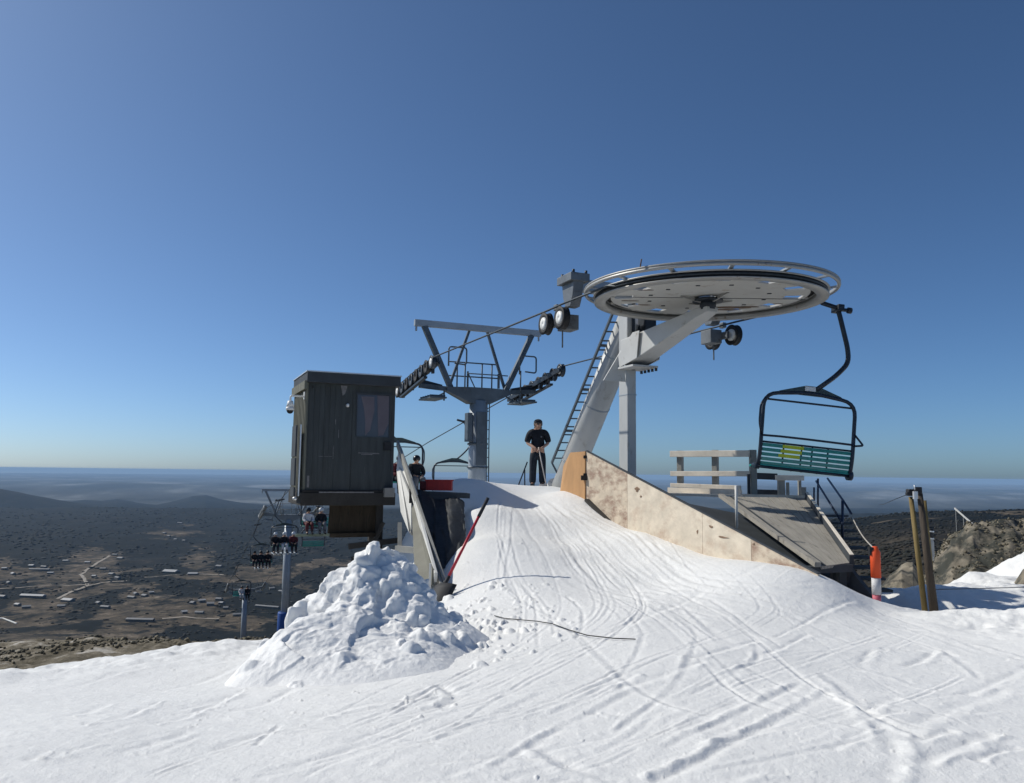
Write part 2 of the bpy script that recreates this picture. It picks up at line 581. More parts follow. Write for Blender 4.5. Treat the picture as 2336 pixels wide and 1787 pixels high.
SNOW += [sz(*q) for q in [(1100, 21.8, -.62), (1230, 22, -.62), (1350, 20, -.55), (990, 18.6, -.5)]]
SNOW += [(x, y, -1.6) for x in (-3, 0, 3) for y in (0.5, 2.2)]
SNOW += [sz(*q) for q in [
    (0, 10.0, -3.2), (300, 11.2, -3.3), (600, 13.0, -3.6), (-400, 9.5, -3.3), (0, 13, -5.5), (400, 15, -5.8), (700, 19, -6.0), (800, 24, -6.5),
    (690, 14.5, -3.0), (800, 13.0, -2.6), (850, 16.5, -3.0), (920, 14.0, -2.0), (950, 16.5, -1.9), (1000, 21, -1.2), (900, 20, -3.4),
    (1100, 23, -.75), (1100, 30, -3.0), (1300, 24, -.8), (1300, 30, -3.5), (1500, 20, -1.3), (1500, 26, -3.2),
    (1600, 16, -1.9), (1800, 13, -2.0), (1900, 12.2, -2.1), (1990, 11.6, -2.15), (2100, 12.5, -2.4), (2300, 12.0, -2.35), (1900, 16, -2.3), (2600, 12, -2.35),
    (2336, 27, -4.2), (2140, 20.5, -3.6), (2000, 19.0, -3.6), (1800, 20, -3.6), (2700, 28, -4.2)]]
snow_base = TPS(SNOW, 0.004)

def hit_snow(px, py, lo=2.0, hi=24.0):
    D = np.linspace(lo, hi, 900)
    d = P(px, py, 1.0)
    g = snow_base(d.x * D, D) - d.z * D
    k = int(np.argmax(g > 0)) if (g > 0).any() else len(D) - 1
    return Vector((d.x * D[k], D[k], d.z * D[k]))

sx_, sy_, sA, sR = polar(-48, 48, 1500, 0.8, 34, 950)
snz = snow_base(sx_, sy_)
spx = CX + FPX * sx_ / np.maximum(sy_, .5)

def groove(poly, width, depth, berm, rough=0.5, seed=0):
    """A ski track pressed into the snow along a line of places."""
    global snz
    pts = [hit_snow(a, b) for a, b in poly]
    # smooth the line
    q = []
    for i in range(len(pts) - 1):
        p0, p1, p2, p3 = pts[max(i - 1, 0)], pts[i], pts[i + 1], pts[min(i + 2, len(pts) - 1)]
        for k in range(6):
            t = k / 6
            q.append(0.5 * ((2 * p1) + (p2 - p0) * t + (2 * p0 - 5 * p1 + 4 * p2 - p3) * t * t + (3 * p1 - p0 - 3 * p2 + p3) * t ** 3))
    q.append(pts[-1])
    xs = [p.x for p in q]; ys = [p.y for p in q]
    m = 0.5
    sel = (sx_ > min(xs) - m) & (sx_ < max(xs) + m) & (sy_ > min(ys) - m) & (sy_ < max(ys) + m)
    X, Y = sx_[sel], sy_[sel]
    best = np.full(X.shape, 9.0); side = np.zeros(X.shape); tt = np.zeros(X.shape)
    for i in range(len(q) - 1):
        ax, ay, bx, by = q[i].x, q[i].y, q[i + 1].x, q[i + 1].y
        dx, dy = bx - ax, by - ay
        L2 = dx * dx + dy * dy + 1e-9
        t = np.clip(((X - ax) * dx + (Y - ay) * dy) / L2, 0, 1)
        d = np.hypot(X - ax - t * dx, Y - ay - t * dy)
        k = d < best
        best = np.where(k, d, best)
        side = np.where(k, np.sign((X - ax) * dy - (Y - ay) * dx), side)
        tt = np.where(k, (i + t) / (len(q) - 1), tt)
    wob = 1 + rough * fbm(X * 5, Y * 5, 2, seed + 3)
    fade = sstep(0, .08, tt) * sstep(0, .08, 1 - tt) * (0.75 + 0.9 * vnoise(tt * 9, tt * 0 + seed, seed))
    w = width * wob
    dz = -depth * np.exp(-(best / w) ** 2)
    dz += berm * np.exp(-((best - 1.9 * w) / (0.9 * w)) ** 2) * (0.5 + 0.5 * side) * (1 + 1.0 * fbm(X * 9, Y * 9, 2, seed + 8))
    snz[sel] += dz * fade

T = [
    ([(1828, 1562), (1750, 1600), (1681, 1637), (1590, 1676), (1510, 1714)], .045, .028, .035),
    ([(1906, 1572), (1850, 1606), (1795, 1637), (1691, 1689), (1614, 1730), (1531, 1766), (1480, 1786)], .05, .030, .045),
    ([(2017, 1678), (1924, 1702), (1769, 1738), (1614, 1761)], .03, .022, .012),
    ([(1872, 1533), (1924, 1570), (1976, 1621), (2012, 1663), (2050, 1720)], .06, .02, .03),
    ([(1722, 1471), (1728, 1508), (1666, 1544), (1603, 1575), (1540, 1600)], .04, .02, .02),
    ([(1560, 1420), (1588, 1450), (1580, 1497), (1541, 1570), (1459, 1632), (1400, 1670)], .04, .018, .02),
    ([(1330, 1330), (1407, 1373), (1459, 1435), (1466, 1461), (1433, 1528), (1340, 1590), (1250, 1630)], .035, .016, .014),
    ([(1459, 1575), (1391, 1606), (1278, 1663), (1200, 1709), (1120, 1760)], .045, .02, .024),
    ([(1495, 1642), (1438, 1678), (1381, 1709), (1200, 1766), (1150, 1784)], .04, .018, .016),
    ([(1960, 1523), (2040, 1540), (2105, 1565), (2180, 1575)], .05, .01, .03),
    ([(2090, 1585), (2200, 1582), (2333, 1580)], .04, .016, .01),
    ([(2150, 1480), (2200, 1512), (2240, 1545)], .05, .02, .02),
    ([(2140, 1655), (2200, 1635), (2280, 1620)], .035, .014, .012),
    ([(1960, 1520), (1975, 1495), (1990, 1480)], .05, .03, .02),
    ([(1290, 1360), (1325, 1390), (1330, 1430), (1310, 1465)], .035, .03, .02),
    ([(1230, 1550), (1100, 1600), (1000, 1640), (850, 1690), (700, 1740), (560, 1785)], .05, .014, .012),
    ([(1260, 1570), (1140, 1630), (1000, 1690), (860, 1760)], .05, .012, .012),
    ([(640, 1650), (600, 1680), (585, 1695)], .03, .02, .012),
    ([(700, 1640), (840, 1605), (960, 1590), (1060, 1570)], .07, .02, .03),
    ([(1000, 1560), (1040, 1585), (1010, 1610), (960, 1620)], .06, .04, .03),
    ([(1010, 1775), (1150, 1725), (1260, 1690)], .04, .012, .012),
    ([(1650, 1786), (1720, 1765), (1800, 1770)], .06, .02, .03),
    ([(2010, 1786), (2040, 1740), (2025, 1690)], .07, .025, .03),
    ([(60, 1740), (110, 1715), (170, 1712)], .06, .02, .05),
]
for k, (poly, w, d, b) in enumerate(T):
    groove(poly, w * .7, d * .33, b * .30, 0.5, 50 + k)
rt = random.Random(21)
for k in range(46):                     # the fan of faint tracks down the ramp
    a = rt.random()
    x0 = 1135 + 190 * a
    e = max(0, min(1, a + rt.uniform(-.18, .18)))
    mid = 1160 + 520 * e
    end = 1230 + 1150 * e + rt.uniform(-60, 60)
    poly = [(x0, 1128 + rt.uniform(0, 20) + 14 * a), ((x0 + mid) / 2 - 15, 1215 + rt.uniform(-10, 15)), (mid, 1310 + rt.uniform(-20, 30) + 20 * e), ((mid + end) / 2 + 20 * (1 - e), 1370 + rt.uniform(-10, 20)), (end, 1450 + rt.uniform(-40, 60))]
    groove(poly, rt.uniform(.015, .05), rt.uniform(.0015, .0075), rt.uniform(.001, .005), 0.8, 200 + k)
for k in range(26):                     # short cuts across the flat in front
    x0, y0 = rt.uniform(1150, 2330), rt.uniform(1440, 1780)
    L = rt.uniform(60, 240)
    s = rt.choice([-.45, -.5, -.3, .25, .5, .06])
    groove([(x0, y0), (x0 + L * .5, y0 + L * .5 * s + rt.uniform(-6, 6)), (x0 + L, min(1786, y0 + L * s))], rt.uniform(.025, .05), rt.uniform(.006, .014), rt.uniform(.004, .012), 0.7, 400 + k)
for k in range(14):
    x0, y0 = rt.uniform(20, 560), rt.uniform(1560, 1780)
    L = rt.uniform(60, 200)
    groove([(x0, y0), (x0 + L * .5, y0 - L * .12 + rt.uniform(-6, 6)), (x0 + L, y0 - L * .3)], rt.uniform(.03, .05), rt.uniform(.004, .010), rt.uniform(.002, .008), 0.7, 500 + k)

rs = random.Random(77)
for k in range(44):                     # crisp cuts of ski edges, mostly in pairs
    if k % 3 == 0:                      # off the ramp and round to one side
        a = rs.random()
        x0, x1 = 1150 + 170 * a, 1180 + 520 * a + rs.uniform(-60, 60)
        turn = rs.choice((-1, -1, 1))
        poly = [(x0, 1150 + 20 * a), ((x0 + x1) / 2, 1235), (x1, 1330 + 20 * a), (x1 + 70 * turn + 60, 1420), (x1 + 330 * turn, 1540 + rs.uniform(-30, 60)), (x1 + 620 * turn, 1640 + rs.uniform(-40, 90))]
        poly = [(x, min(y, 1784)) for x, y in poly]
    else:                               # across the flat
        x0, y0 = rs.uniform(250, 1900), rs.uniform(1560, 1784)
        dx, s = rs.uniform(220, 760), rs.uniform(-.42, -.12) if rs.random() < .75 else rs.uniform(.05, .25)
        bow = rs.uniform(-35, 35)
        poly = [(x0 + dx * t, max(1425, min(1785, y0 + dx * s * t + bow * 4 * t * (1 - t)))) for t in (0, .25, .5, .75, 1)]
    w = rs.uniform(.012, .024)
    for off in ((0, 0), (rs.uniform(7, 16), rs.uniform(3, 8)))[:rs.choice((1, 2, 2))]:
        groove([(x + off[0], min(1786, y + off[1])) for x, y in poly], w, rs.uniform(.002, .006), rs.uniform(.001, .004), 0.5, 700 + k)

snz += 0.040 * fbm(sx_ * .6, sy_ * .6, 2, 61) + 0.007 * fbm(sx_ * 3.1, sy_ * 3.1, 3, 63)
scrape = fbm(sx_ * 2.2 - sy_ * .9, sx_ * 9 + sy_ * 22, 3, 64)            # skis scrape the packed snow crosswise
snz += 0.0035 * scrape + 0.0045 * np.maximum(0, fbm(sx_ * 19, sy_ * 19, 3, 65)) + 0.012 * np.maximum(0, fbm(sx_ * 1.7, sy_ * 1.7, 4, 66) - .28)
# ragged rims
rim = np.maximum(0, -(snz - (snow_base(np.array([0.]), np.array([5.]))[0])) - .2)
snz += 0.10 * fbm(sx_ * 2.2, sy_ * 2.2, 4, 67) * sstep(7.5, 10, sR) * np.clip(sstep(-1.2, -2.2, sx_) + sstep(4.4, 5.6, sx_) , 0, 1)

def lumps(X, Y, Z, n, place, rmin, rmax, seed, sink=.35):
    """Broken clods of snow heaped on a surface."""
    r_ = random.Random(seed)
    for _ in range(n):
        x, y = place(r_)
        r = rmin + (rmax - rmin) * r_.random() ** 2.2
        k = (np.abs(X - x) < r * 1.6) & (np.abs(Y - y) < r * 1.6)
        if not k.any():
            continue
        a = r_.uniform(0, math.pi)
        ex = r_.uniform(.7, 1.35)
        dx, dy = (X[k] - x), (Y[k] - y)
        u = (dx * math.cos(a) + dy * math.sin(a)) / ex
        v = (-dx * math.sin(a) + dy * math.cos(a)) * ex
        d = (np.abs(u) ** 2.6 + np.abs(v) ** 2.6) ** (1 / 2.6) / r
        d = d * (1 + .5 * vnoise(X[k] / r * 1.7, Y[k] / r * 1.7, seed))
        zc = Z[k].mean() - sink * r
        top = zc + r * np.sqrt(np.maximum(0, 1 - d * d)) * r_.uniform(.8, 1.2) + r_.uniform(-.35, .35) * u
        top = top + r * .20 * fbm(X[k] / r * 1.9, Y[k] / r * 1.9, 3, seed + 7)
        Z[k] = np.where(d < 1, np.maximum(Z[k], top), Z[k])
    return Z

def deb(r_):
    p = hit_snow(r_.gauss(1090, 60), r_.gauss(1425, 45), 5, 14)
    return p.x, p.y
snz = lumps(sx_, sy_, snz, 150, deb, .015, .08, 71)
def deb2(r_):
    p = hit_snow(r_.gauss(1190, 75), r_.gauss(1395, 40), 5, 14)
    return p.x, p.y
snz = lumps(sx_, sy_, snz, 110, deb2, .012, .05, 72)
def deb3(r_):
    p = hit_snow(r_.uniform(380, 1050), r_.gauss(1620, 40), 3, 9)
    return p.x, p.y
snz = lumps(sx_, sy_, snz, 90, deb3, .006, .024, 73)
def deb4(r_):
    p = hit_snow(r_.uniform(1200, 2330), r_.uniform(1420, 1785), 3, 10)
    return p.x, p.y
snz = lumps(sx_, sy_, snz, 170, deb4, .004, .014, 74)
def deb5(r_):
    t = r_.random()
    p = hit_snow(1906 + t * (1531 - 1906) + r_.gauss(-6, 8), 1560 + t * (1755 - 1560) + r_.gauss(-4, 6), 3, 10)
    return p.x, p.y
snz = lumps(sx_, sy_, snz, 24, deb5, .005, .014, 75)

def snow_material(name, col=(0.83, 0.825, 0.805)):
    m = bpy.data.materials.new(name)
    m.use_nodes = True
    n, l = m.node_tree.nodes, m.node_tree.links
    b = n['Principled BSDF']
    b.inputs['Roughness'].default_value = 0.62
    b.inputs['Specular IOR Level'].default_value = 0.25
    geo = n.new('ShaderNodeNewGeometry')
    nz = n.new('ShaderNodeTexNoise')
    nz.inputs['Scale'].default_value = 1.3
    nz.inputs['Detail'].default_value = 8
    nz.inputs['Roughness'].default_value = 0.7
    l.new(geo.outputs['Position'], nz.inputs['Vector'])
    r = n.new('ShaderNodeValToRGB')
    r.color_ramp.elements[0].position, r.color_ramp.elements[1].position = 0.30, 0.66
    r.color_ramp.elements[0].color = (col[0] * .92, col[1] * .925, col[2] * .93, 1)
    r.color_ramp.elements[1].color = (*col, 1)
    l.new(nz.outputs['Fac'], r.inputs['Fac'])
    nb_ = n.new('ShaderNodeTexNoise')
    nb_.inputs['Scale'].default_value = 0.42
    nb_.inputs['Detail'].default_value = 10
    nb_.inputs['Roughness'].default_value = 0.75
    l.new(geo.outputs['Position'], nb_.inputs['Vector'])
    rb2 = n.new('ShaderNodeValToRGB')
    rb2.color_ramp.elements[0].position, rb2.color_ramp.elements[1].position = 0.36, 0.62
    rb2.color_ramp.elements[0].color = (.955, .958, .96, 1)
    rb2.color_ramp.elements[1].color = (1, 1, 1, 1)
    l.new(nb_.outputs['Fac'], rb2.inputs['Fac'])
    mu = n.new('ShaderNodeMixRGB')
    mu.blend_type = 'MULTIPLY'
    mu.inputs['Fac'].default_value = 1
    l.new(r.outputs['Color'], mu.inputs['Color1']); l.new(rb2.outputs['Color'], mu.inputs['Color2'])
    l.new(mu.outputs['Color'], b.inputs['Base Color'])
    prev = None
    for sc_, st_, di_ in ((14, .38, .03), (55, .38, .012)):
        n2 = n.new('ShaderNodeTexNoise')
        n2.inputs['Scale'].default_value = sc_
        n2.inputs['Detail'].default_value = 8
        n2.inputs['Roughness'].default_value = 0.7
        l.new(geo.outputs['Position'], n2.inputs['Vector'])
        bp = n.new('ShaderNodeBump')
        bp.inputs['Strength'].default_value = st_
        bp.inputs['Distance'].default_value = di_
        l.new(n2.outputs['Fac'], bp.inputs['Height'])
        if prev is not None:
            l.new(prev.outputs[0], bp.inputs['Normal'])
        prev = bp
    l.new(prev.outputs[0], b.inputs['Normal'])
    return m
M_SNOW = snow_material('packed_snow')
snow = tag(link('snow_slope', grid_mesh('snow_slope', np.stack([sx_, sy_, snz], -1), M_SNOW, 1500, 950)), kind='structure')

# ------------------------------------------------------------------ the shovelled heap of snow
HEAP = [sp(*q) for q in [
    (880, 1250, 8.6), (845, 1256, 8.55), (815, 1284, 8.5), (915, 1272, 8.55), (775, 1325, 8.25), (745, 1366, 8.1), (705, 1408, 7.8), (655, 1438, 7.5), (632, 1456, 7.3),
    (960, 1325, 8.4), (985, 1380, 8.2), (1010, 1425, 7.9), (930, 1385, 8.05), (870, 1360, 8.05), (865, 1430, 7.55), (800, 1470, 7.15), (760, 1520, 6.75),
    (870, 1490, 7.0), (950, 1500, 6.9), (1000, 1505, 6.9), (880, 1560, 6.4), (700, 1510, 6.85), (640, 1545, 6.7), (560, 1562, 6.65), (515, 1568, 6.65), (600, 1612, 5.95), (500, 1622, 5.85),
    (750, 1600, 5.95), (950, 1580, 6.3)]]
def heap_ring():
    out = []
    for q in [(420, 1600), (470, 1660), (600, 1660), (760, 1650), (900, 1610), (1050, 1560), (1100, 1500), (1090, 1440)]:
        p = hit_snow(*q, 3, 14)
        out.append((p.x, p.y, p.z - .06))
    for px_, D in [(1060, 8.8), (1030, 9.3), (960, 9.6), (860, 9.75), (770, 9.4), (700, 9.0), (620, 8.5), (560, 7.9), (500, 7.3), (440, 6.8)]:
        v = PZ(px_, D, 0)
        out.append((v.x, v.y, float(snow_base(np.array([v.x]), np.array([v.y]))[0]) - .15))
    return out
ring = heap_ring()
heap_f = TPS(HEAP + ring, 0.003)
hx, hy = np.meshgrid(np.linspace(-3.2, -0.05, 400), np.linspace(5.0, 10.2, 640))
hz = heap_f(hx, hy)
base = snow_base(hx, hy)
rel = np.clip((hz - base) / .5, 0, 1)
wx, wy = .10 * fbm(hx * 3, hy * 3, 2, 91), .10 * fbm(hx * 3, hy * 3, 2, 92)
bill = np.abs(fbm((hx + wx) * 3.2, (hy + wy) * 3.2, 3, 93))
def blocks(X, Y, s, seed):
    """Broken blocks: each cell of a ragged mosaic is a tilted facet of its own height."""
    ix, iy = np.floor(X / s), np.floor(Y / s)
    best = np.full(X.shape, 9.); out = np.zeros(X.shape)
    for ox in (-1, 0, 1):
        for oy in (-1, 0, 1):
            jx, jy = ix + ox, iy + oy
            cx, cy = (jx + _hash(jx, jy, seed)) * s, (jy + _hash(jx, jy, seed + 1)) * s
            d = np.hypot(X - cx, Y - cy) / s
            h = (_hash(jx, jy, seed + 2) - .5) + ((X - cx) * (_hash(jx, jy, seed + 3) - .5) + (Y - cy) * (_hash(jx, jy, seed + 4) - .5)) / s * 2.2 - .35 * d * d
            k = d < best
            best = np.where(k, d, best); out = np.where(k, h, out)
    return out
up = np.clip((hz - base) / .75, 0, 1) ** 1.3
bill2 = np.abs(fbm((hx + wx) * 8.5, (hy + wy) * 8.5, 3, 94))
hz = hz + up * (0.24 * (0.22 - bill) + 0.17 * blocks(hx + wx, hy + wy, .46, 101) + 0.03 * blocks(hx + .6 * wx, hy + .6 * wy, .15, 111)) + rel * 0.018 * fbm(hx * 7, hy * 7, 4, 95) + np.clip(rel * 4, 0, 1) * 0.010 * fbm(hx * 34, hy * 34, 2, 97)
def hp(px_, py_, s, D0=9.0, sd=.5):
    def f(r_):
        for _ in range(40):
            D = D0 + r_.gauss(0, sd)
            v = P(r_.gauss(px_, s), py_, D)
            return v.x, v.y
    return f
crest = [(885, 8.6), (850, 8.55), (815, 8.5), (775, 8.25), (745, 8.1), (705, 7.8), (655, 7.5), (632, 7.3)]
def pc(r_):
    i = r_.randrange(len(crest) - 1)
    t = r_.random()
    px_ = crest[i][0] * (1 - t) + crest[i + 1][0] * t + r_.gauss(0, 14)
    D = crest[i][1] * (1 - t) + crest[i + 1][1] * t + r_.gauss(0, .22)
    v = PZ(px_, D, 0)
    return v.x, v.y
hz = lumps(hx, hy, hz, 14, pc, .08, .26, 81, .6)
def pf(r_):
    v = PZ(r_.gauss(870, 50), r_.gauss(8.1, .3), 0)
    return v.x, v.y
hz = lumps(hx, hy, hz, 12, pf, .08, .24, 82, .7)
def pr(r_):
    v = PZ(r_.gauss(985, 45), r_.gauss(8.1, .5), 0)
    return v.x, v.y
hz = lumps(hx, hy, hz, 45, pr, .015, .09, 83, .45)
def pl(r_):
    v = PZ(r_.gauss(620, 110), r_.gauss(6.8, .5), 0)
    return v.x, v.y
hz = lumps(hx, hy, hz, 20, pl, .02, .12, 84, .7)
edge = np.minimum.reduce([hx + 3.2, -0.05 - hx, hy - 5.0, 10.2 - hy])
hz = hz - .05 * (1 - sstep(0, .3, rel))
hz = np.where(rel < .02, np.minimum(hz, base - .05), hz) - .4 * (1 - sstep(0, .15, edge))
for _ in range(3):                              # sun-softened edges
    hz[1:-1, 1:-1] = (2 * hz[1:-1, 1:-1] + hz[:-2, 1:-1] + hz[2:, 1:-1] + hz[1:-1, :-2] + hz[1:-1, 2:]) / 6
HV = np.stack([hx, hy, hz], -1)
dzx, dzy = np.gradient(hz, hx[0, 1] - hx[0, 0], axis=1), np.gradient(hz, hy[1, 0] - hy[0, 0], axis=0)
HN = np.stack([-dzx, -dzy, np.ones_like(hz)], -1)
HN /= np.linalg.norm(HN, axis=-1, keepdims=True)
steep = np.clip(np.hypot(dzx, dzy) - .5, 0, 1.5) / 1.5
push = .07 * fbm(hx * 4 + hz * 6, hy * 4 - hz * 7, 3, 121) + .022 * fbm(hx * 9 + hz * 15, hy * 9 + hz * 12, 3, 123)
HV += HN * (push * np.clip(rel, 0, 1) * (.35 + .65 * steep))[..., None]
heap = tag(link('snow_heap', grid_mesh('snow_heap', HV, snow_material('heaped_snow', (0.84, 0.835, 0.82)), 400, 640)),
           'tall lumpy heap of shovelled snow in front of the dark hut', 'snow heap')
# ------------------------------------------------------------------ materials of the built things
M_GALV = mat('galvanised_steel', (0.30, 0.33, 0.36), .5, .25, .16, 2.2, .05, 60, (0.20, 0.20, 0.20), 6, .58, .72)
M_TOWER = mat('tower_grey_paint', (0.30, 0.34, 0.38), .5, .1, .12, 1.6, .03, 40)
M_MAST = mat('mast_pale_grey_paint', (0.44, 0.45, 0.45), .5, .05, .10, 1.6, .03, 40, (0.27, 0.25, 0.22), 4, .58, .74, stretch=(1, 1, .35))
M_FARSTEEL = mat('haze_pale_steel', (0.20, 0.22, 0.235), .6, .1, .15, 2)  # far towers' steel, paler: the fade of haze is put into the colour
M_HANGER = mat('hanger_grey_steel', (0.15, 0.165, 0.18), .5, .2, .25, 3, .05, 50, (0.08, 0.075, 0.07), 5, .55, .7)
M_TOWERDK = mat('tower_dark_steel', (0.085, 0.105, 0.125), .5, .3, .25, 2.5, .05, 50)
M_WHITE = mat('pale_grey_paint', (0.50, 0.505, 0.50), .5, .0, .08, 1.5, .03, 40, (0.30, 0.27, 0.23), 3.5, .60, .70)
M_WHEEL = mat('bullwheel_white_paint', (0.47, 0.465, 0.44), .5, .0, .08, 1.2, .03, 30, (0.24, 0.17, 0.12), 2.6, .58, .72)
M_RIM = mat('bullwheel_rim_steel', (0.36, 0.355, 0.34), .45, .3, .14, 2, .04, 40, (0.16, 0.10, 0.065), 4, .6, .7)
M_RUBBER = mat('black_rubber', (0.016, 0.017, 0.02), .7, 0, .3, 8, .05, 60)
M_DARK = mat('dark_steel', (0.030, 0.038, 0.050), .45, .3, .25, 6, .04, 50)
M_CHAIR = mat('chair_navy_paint', (0.018, 0.028, 0.045), .42, .1, .25, 7, .04, 60, spec=.5)
M_HOOD = mat('chair_green_grey_plate', (0.045, 0.070, 0.072), .5, 0, .2, 9, .03, 60)
M_GREEN = mat('seat_slat_green', (0.010, 0.26, 0.225), .22, 0, .22, 9, .03, 60, spec=.6)
M_YELLOW = mat('yellow_panel', (0.55, 0.60, 0.03), .45, 0, .1, 9)
M_ROPE = mat('steel_rope', (0.055, 0.065, 0.075), .5, .5, .2, 12)
M_TIMBER = mat('weathered_timber', (0.33, 0.30, 0.255), .8, 0, .25, 1.4, .25, 18, (0.16, 0.13, 0.10), 3, .58, .72, stretch=(1, 9, 9))
M_WHITETAG = mat('white_plastic', (0.72, 0.72, 0.70), .45, 0, .05, 6)

# ------------------------------------------------------------------ the line of the lift
U = Vector((-0.395, 0.919, 0)).normalized()      # along the rope, away from the wheel
Q = Vector((U.y, -U.x, 0))                       # across the line, to the right
WC = Vector((3.64, 14.5, 3.22))                  # centre of the bullwheel's underside
RW = 2.14
TILT = math.radians(1.4)
WAX = Vector((0, 0.0, 1)); WAX = (Matrix.Rotation(TILT, 3, 'X') @ WAX).normalized()
def onwheel(dx, dy, h=0.0):
    """A point in the wheel's own plane: dx right, dy ahead, h above the underside."""
    return WC + Matrix.Rotation(TILT, 3, 'X') @ Vector((dx, dy, h))
def axis_pt(t, z=0.0, across=0.0):
    """A point t metres behind the wheel centre on the line's axis (t measured straight ahead)."""
    p = Vector((WC.x - .43 * t, WC.y + t, z)) + Q * across
    p.z = z
    return p

# ------------------------------------------------------------------ the return station with its bullwheel
term = thing('return_station', 'grey lift return station with leaning tube mast and big flat bullwheel', 'lift station', PZ(1288, 19.9, -.5))
A0, A1 = P(1284, 1118, 20.0), P(1441, 728, 17.5)
MB().cyl(A0, A1, .31, .31, 28).cyl(A0, A0 + (A1 - A0).normalized() * .06, .42, .42, 24).build('leaning_mast', M_MAST, term)
# ladder up the left flank of the mast
L0, L1 = P(1259, 1056, 19.75), P(1397, 716, 17.35)
ld = MB()
off = Vector((.30, .02, 0))
ld.beam(L0, L1, .05, .05); 
ld.beam(L0 + off * .85, L1 + off * .95, .035, .035)
ld.beam(L0, L0 + Vector((.16, 0, -.30)), .045, .045)
lad = ld.build('ladder', M_TOWERDK, term)
rg = MB()
for k in range(17):
    p = L0.lerp(L1, (k + .6) / 17.5)
    rg.beam(p, p + off, .032, .032)
sub_each('rung', rg, M_TOWERDK, lad, term)
br = MB()
for k in (4, 9, 14):
    p = L0.lerp(L1, (k + .1) / 17.5)
    br.beam(p, p + off * 1.9 + Vector((0, .15, 0)), .04, .06)
sub_each('ladder_bracket', br, M_TOWERDK, lad, term)
# the upright post, square to the line
VP = axis_pt(2.61, -.9)
PT = Vector((VP.x, VP.y, 3.55))
MB().box((VP + PT) / 2, .22, .36, PT.z - VP.z, Q, U).build('upright_post', M_MAST, term, bevel=.02)
MB().box(VP + Vector((0, 0, 3.25)), .245, .385, .03, Q, U).box(VP + Vector((0, 0, 2.62)), .235, .375, .02, Q, U).build_each('post_band', M_TOWER, term)
bd = MB()
for t_ in (.18, .52, .80):
    p_ = A0.lerp(A1, t_); d_ = (A1 - A0).normalized()
    bd.cyl(p_, p_ + d_ * .035, .318, .318, 28)
bd.build_each('mast_band', M_TOWER, term)
MB().box(PT + U * -.22 + Vector((0, 0, -.55)) + Q * .02, .05, .05, 1.5, Q, U).build('post_strip', M_DARK, term)
MB().box(VP + U * .05 + Vector((.48, .1, 4.05)), .30, .3, .95, Q, U).build('tension_box', M_DARK, term, bevel=.02)
# arm reaching forward under the wheel
HUB = onwheel(0, 0, -.12)
R0 = Vector((VP.x, VP.y, 0)) - U * .12
a_top0, a_bot0 = 2.98, 2.28
tip = HUB - U * -.02
s_ = Q
def armsec(c, w, top, bot):
    return [c + s_ * (-w / 2) + Vector((0, 0, bot - c.z)), c + s_ * (w / 2) + Vector((0, 0, bot - c.z)), c + s_ * (w / 2) + Vector((0, 0, top - c.z)), c + s_ * (-w / 2) + Vector((0, 0, top - c.z))]
am = MB()
secs = [armsec(R0.lerp(Vector((HUB.x, HUB.y, 0)), t), w, tp, bt) for t, w, tp, bt in ((0.0, .50, 2.90, 2.36), (.20, .48, 2.94, 2.40), (.62, .40, 3.04, 2.70), (.93, .34, HUB.z + .02, HUB.z - .16), (1.05, .26, HUB.z + .02, HUB.z - .08))]
for a, b in zip(secs[:-1], secs[1:]):
    am.add(a + b, [(0, 1, 5, 4), (1, 2, 6, 5), (2, 3, 7, 6), (3, 0, 4, 7)])
am.add(secs[0], [(0, 3, 2, 1)]).add(secs[-1], [(0, 1, 2, 3)])
am.build('support_arm', M_WHITE, term, bevel=.015)
g = MB()
for sgn in (-1, 1):                       # cheek plates where the arm meets the post
    c = R0 + Q * (.265 * sgn)
    g.prism([c + Vector((0, 0, 2.30)), c - U * .70 + Vector((0, 0, 2.42)), c - U * .80 + Vector((0, 0, 2.98)), c - U * .55 + Vector((0, 0, 2.98)), c + U * .1 + Vector((0, 0, 2.52))], Q * (.02 * sgn))
g.box(R0 - U * .25 + Vector((0, 0, 2.28)), .62, .7, .04, Q, U)
g.prism([R0 - Q * .12 + Vector((0, 0, 2.0)), R0 - Q * .58 + U * .15 + Vector((0, 0, 2.02)), R0 - Q * .2 + Vector((0, 0, 2.72))], U * .03)
g.build_each('arm_bracket', M_WHITE, term)
bt = MB()
for i in range(5):
    c = R0 - U * (.1 + .14 * i) + Q * .22 + Vector((0, 0, 2.24))
    bt.cyl(c, c - Vector((0, 0, .06)), .03, seg=8)
bt.build_each('bracket_bolt', M_DARK, term)
hb = MB()
hb.cyl(HUB + Vector((0, 0, -.02)), HUB + Vector((0, 0, .20)), .15, seg=20)
hb.cyl(HUB + Vector((0, 0, .13)), HUB + Vector((0, 0, .17)), .28, seg=24)
hb.build('hub_shaft', M_DARK, term)
gs = MB()
for a in (0.4, 2.0, 3.4, 5.2):
    d = Vector((math.cos(a), math.sin(a), 0))
    gs.beam(HUB + d * .12 + Vector((0, 0, .14)), HUB + d * .55 + Vector((0, 0, .20)), .03, .08, .03, .02)
gs.build_each('hub_gusset', M_RIM, term)

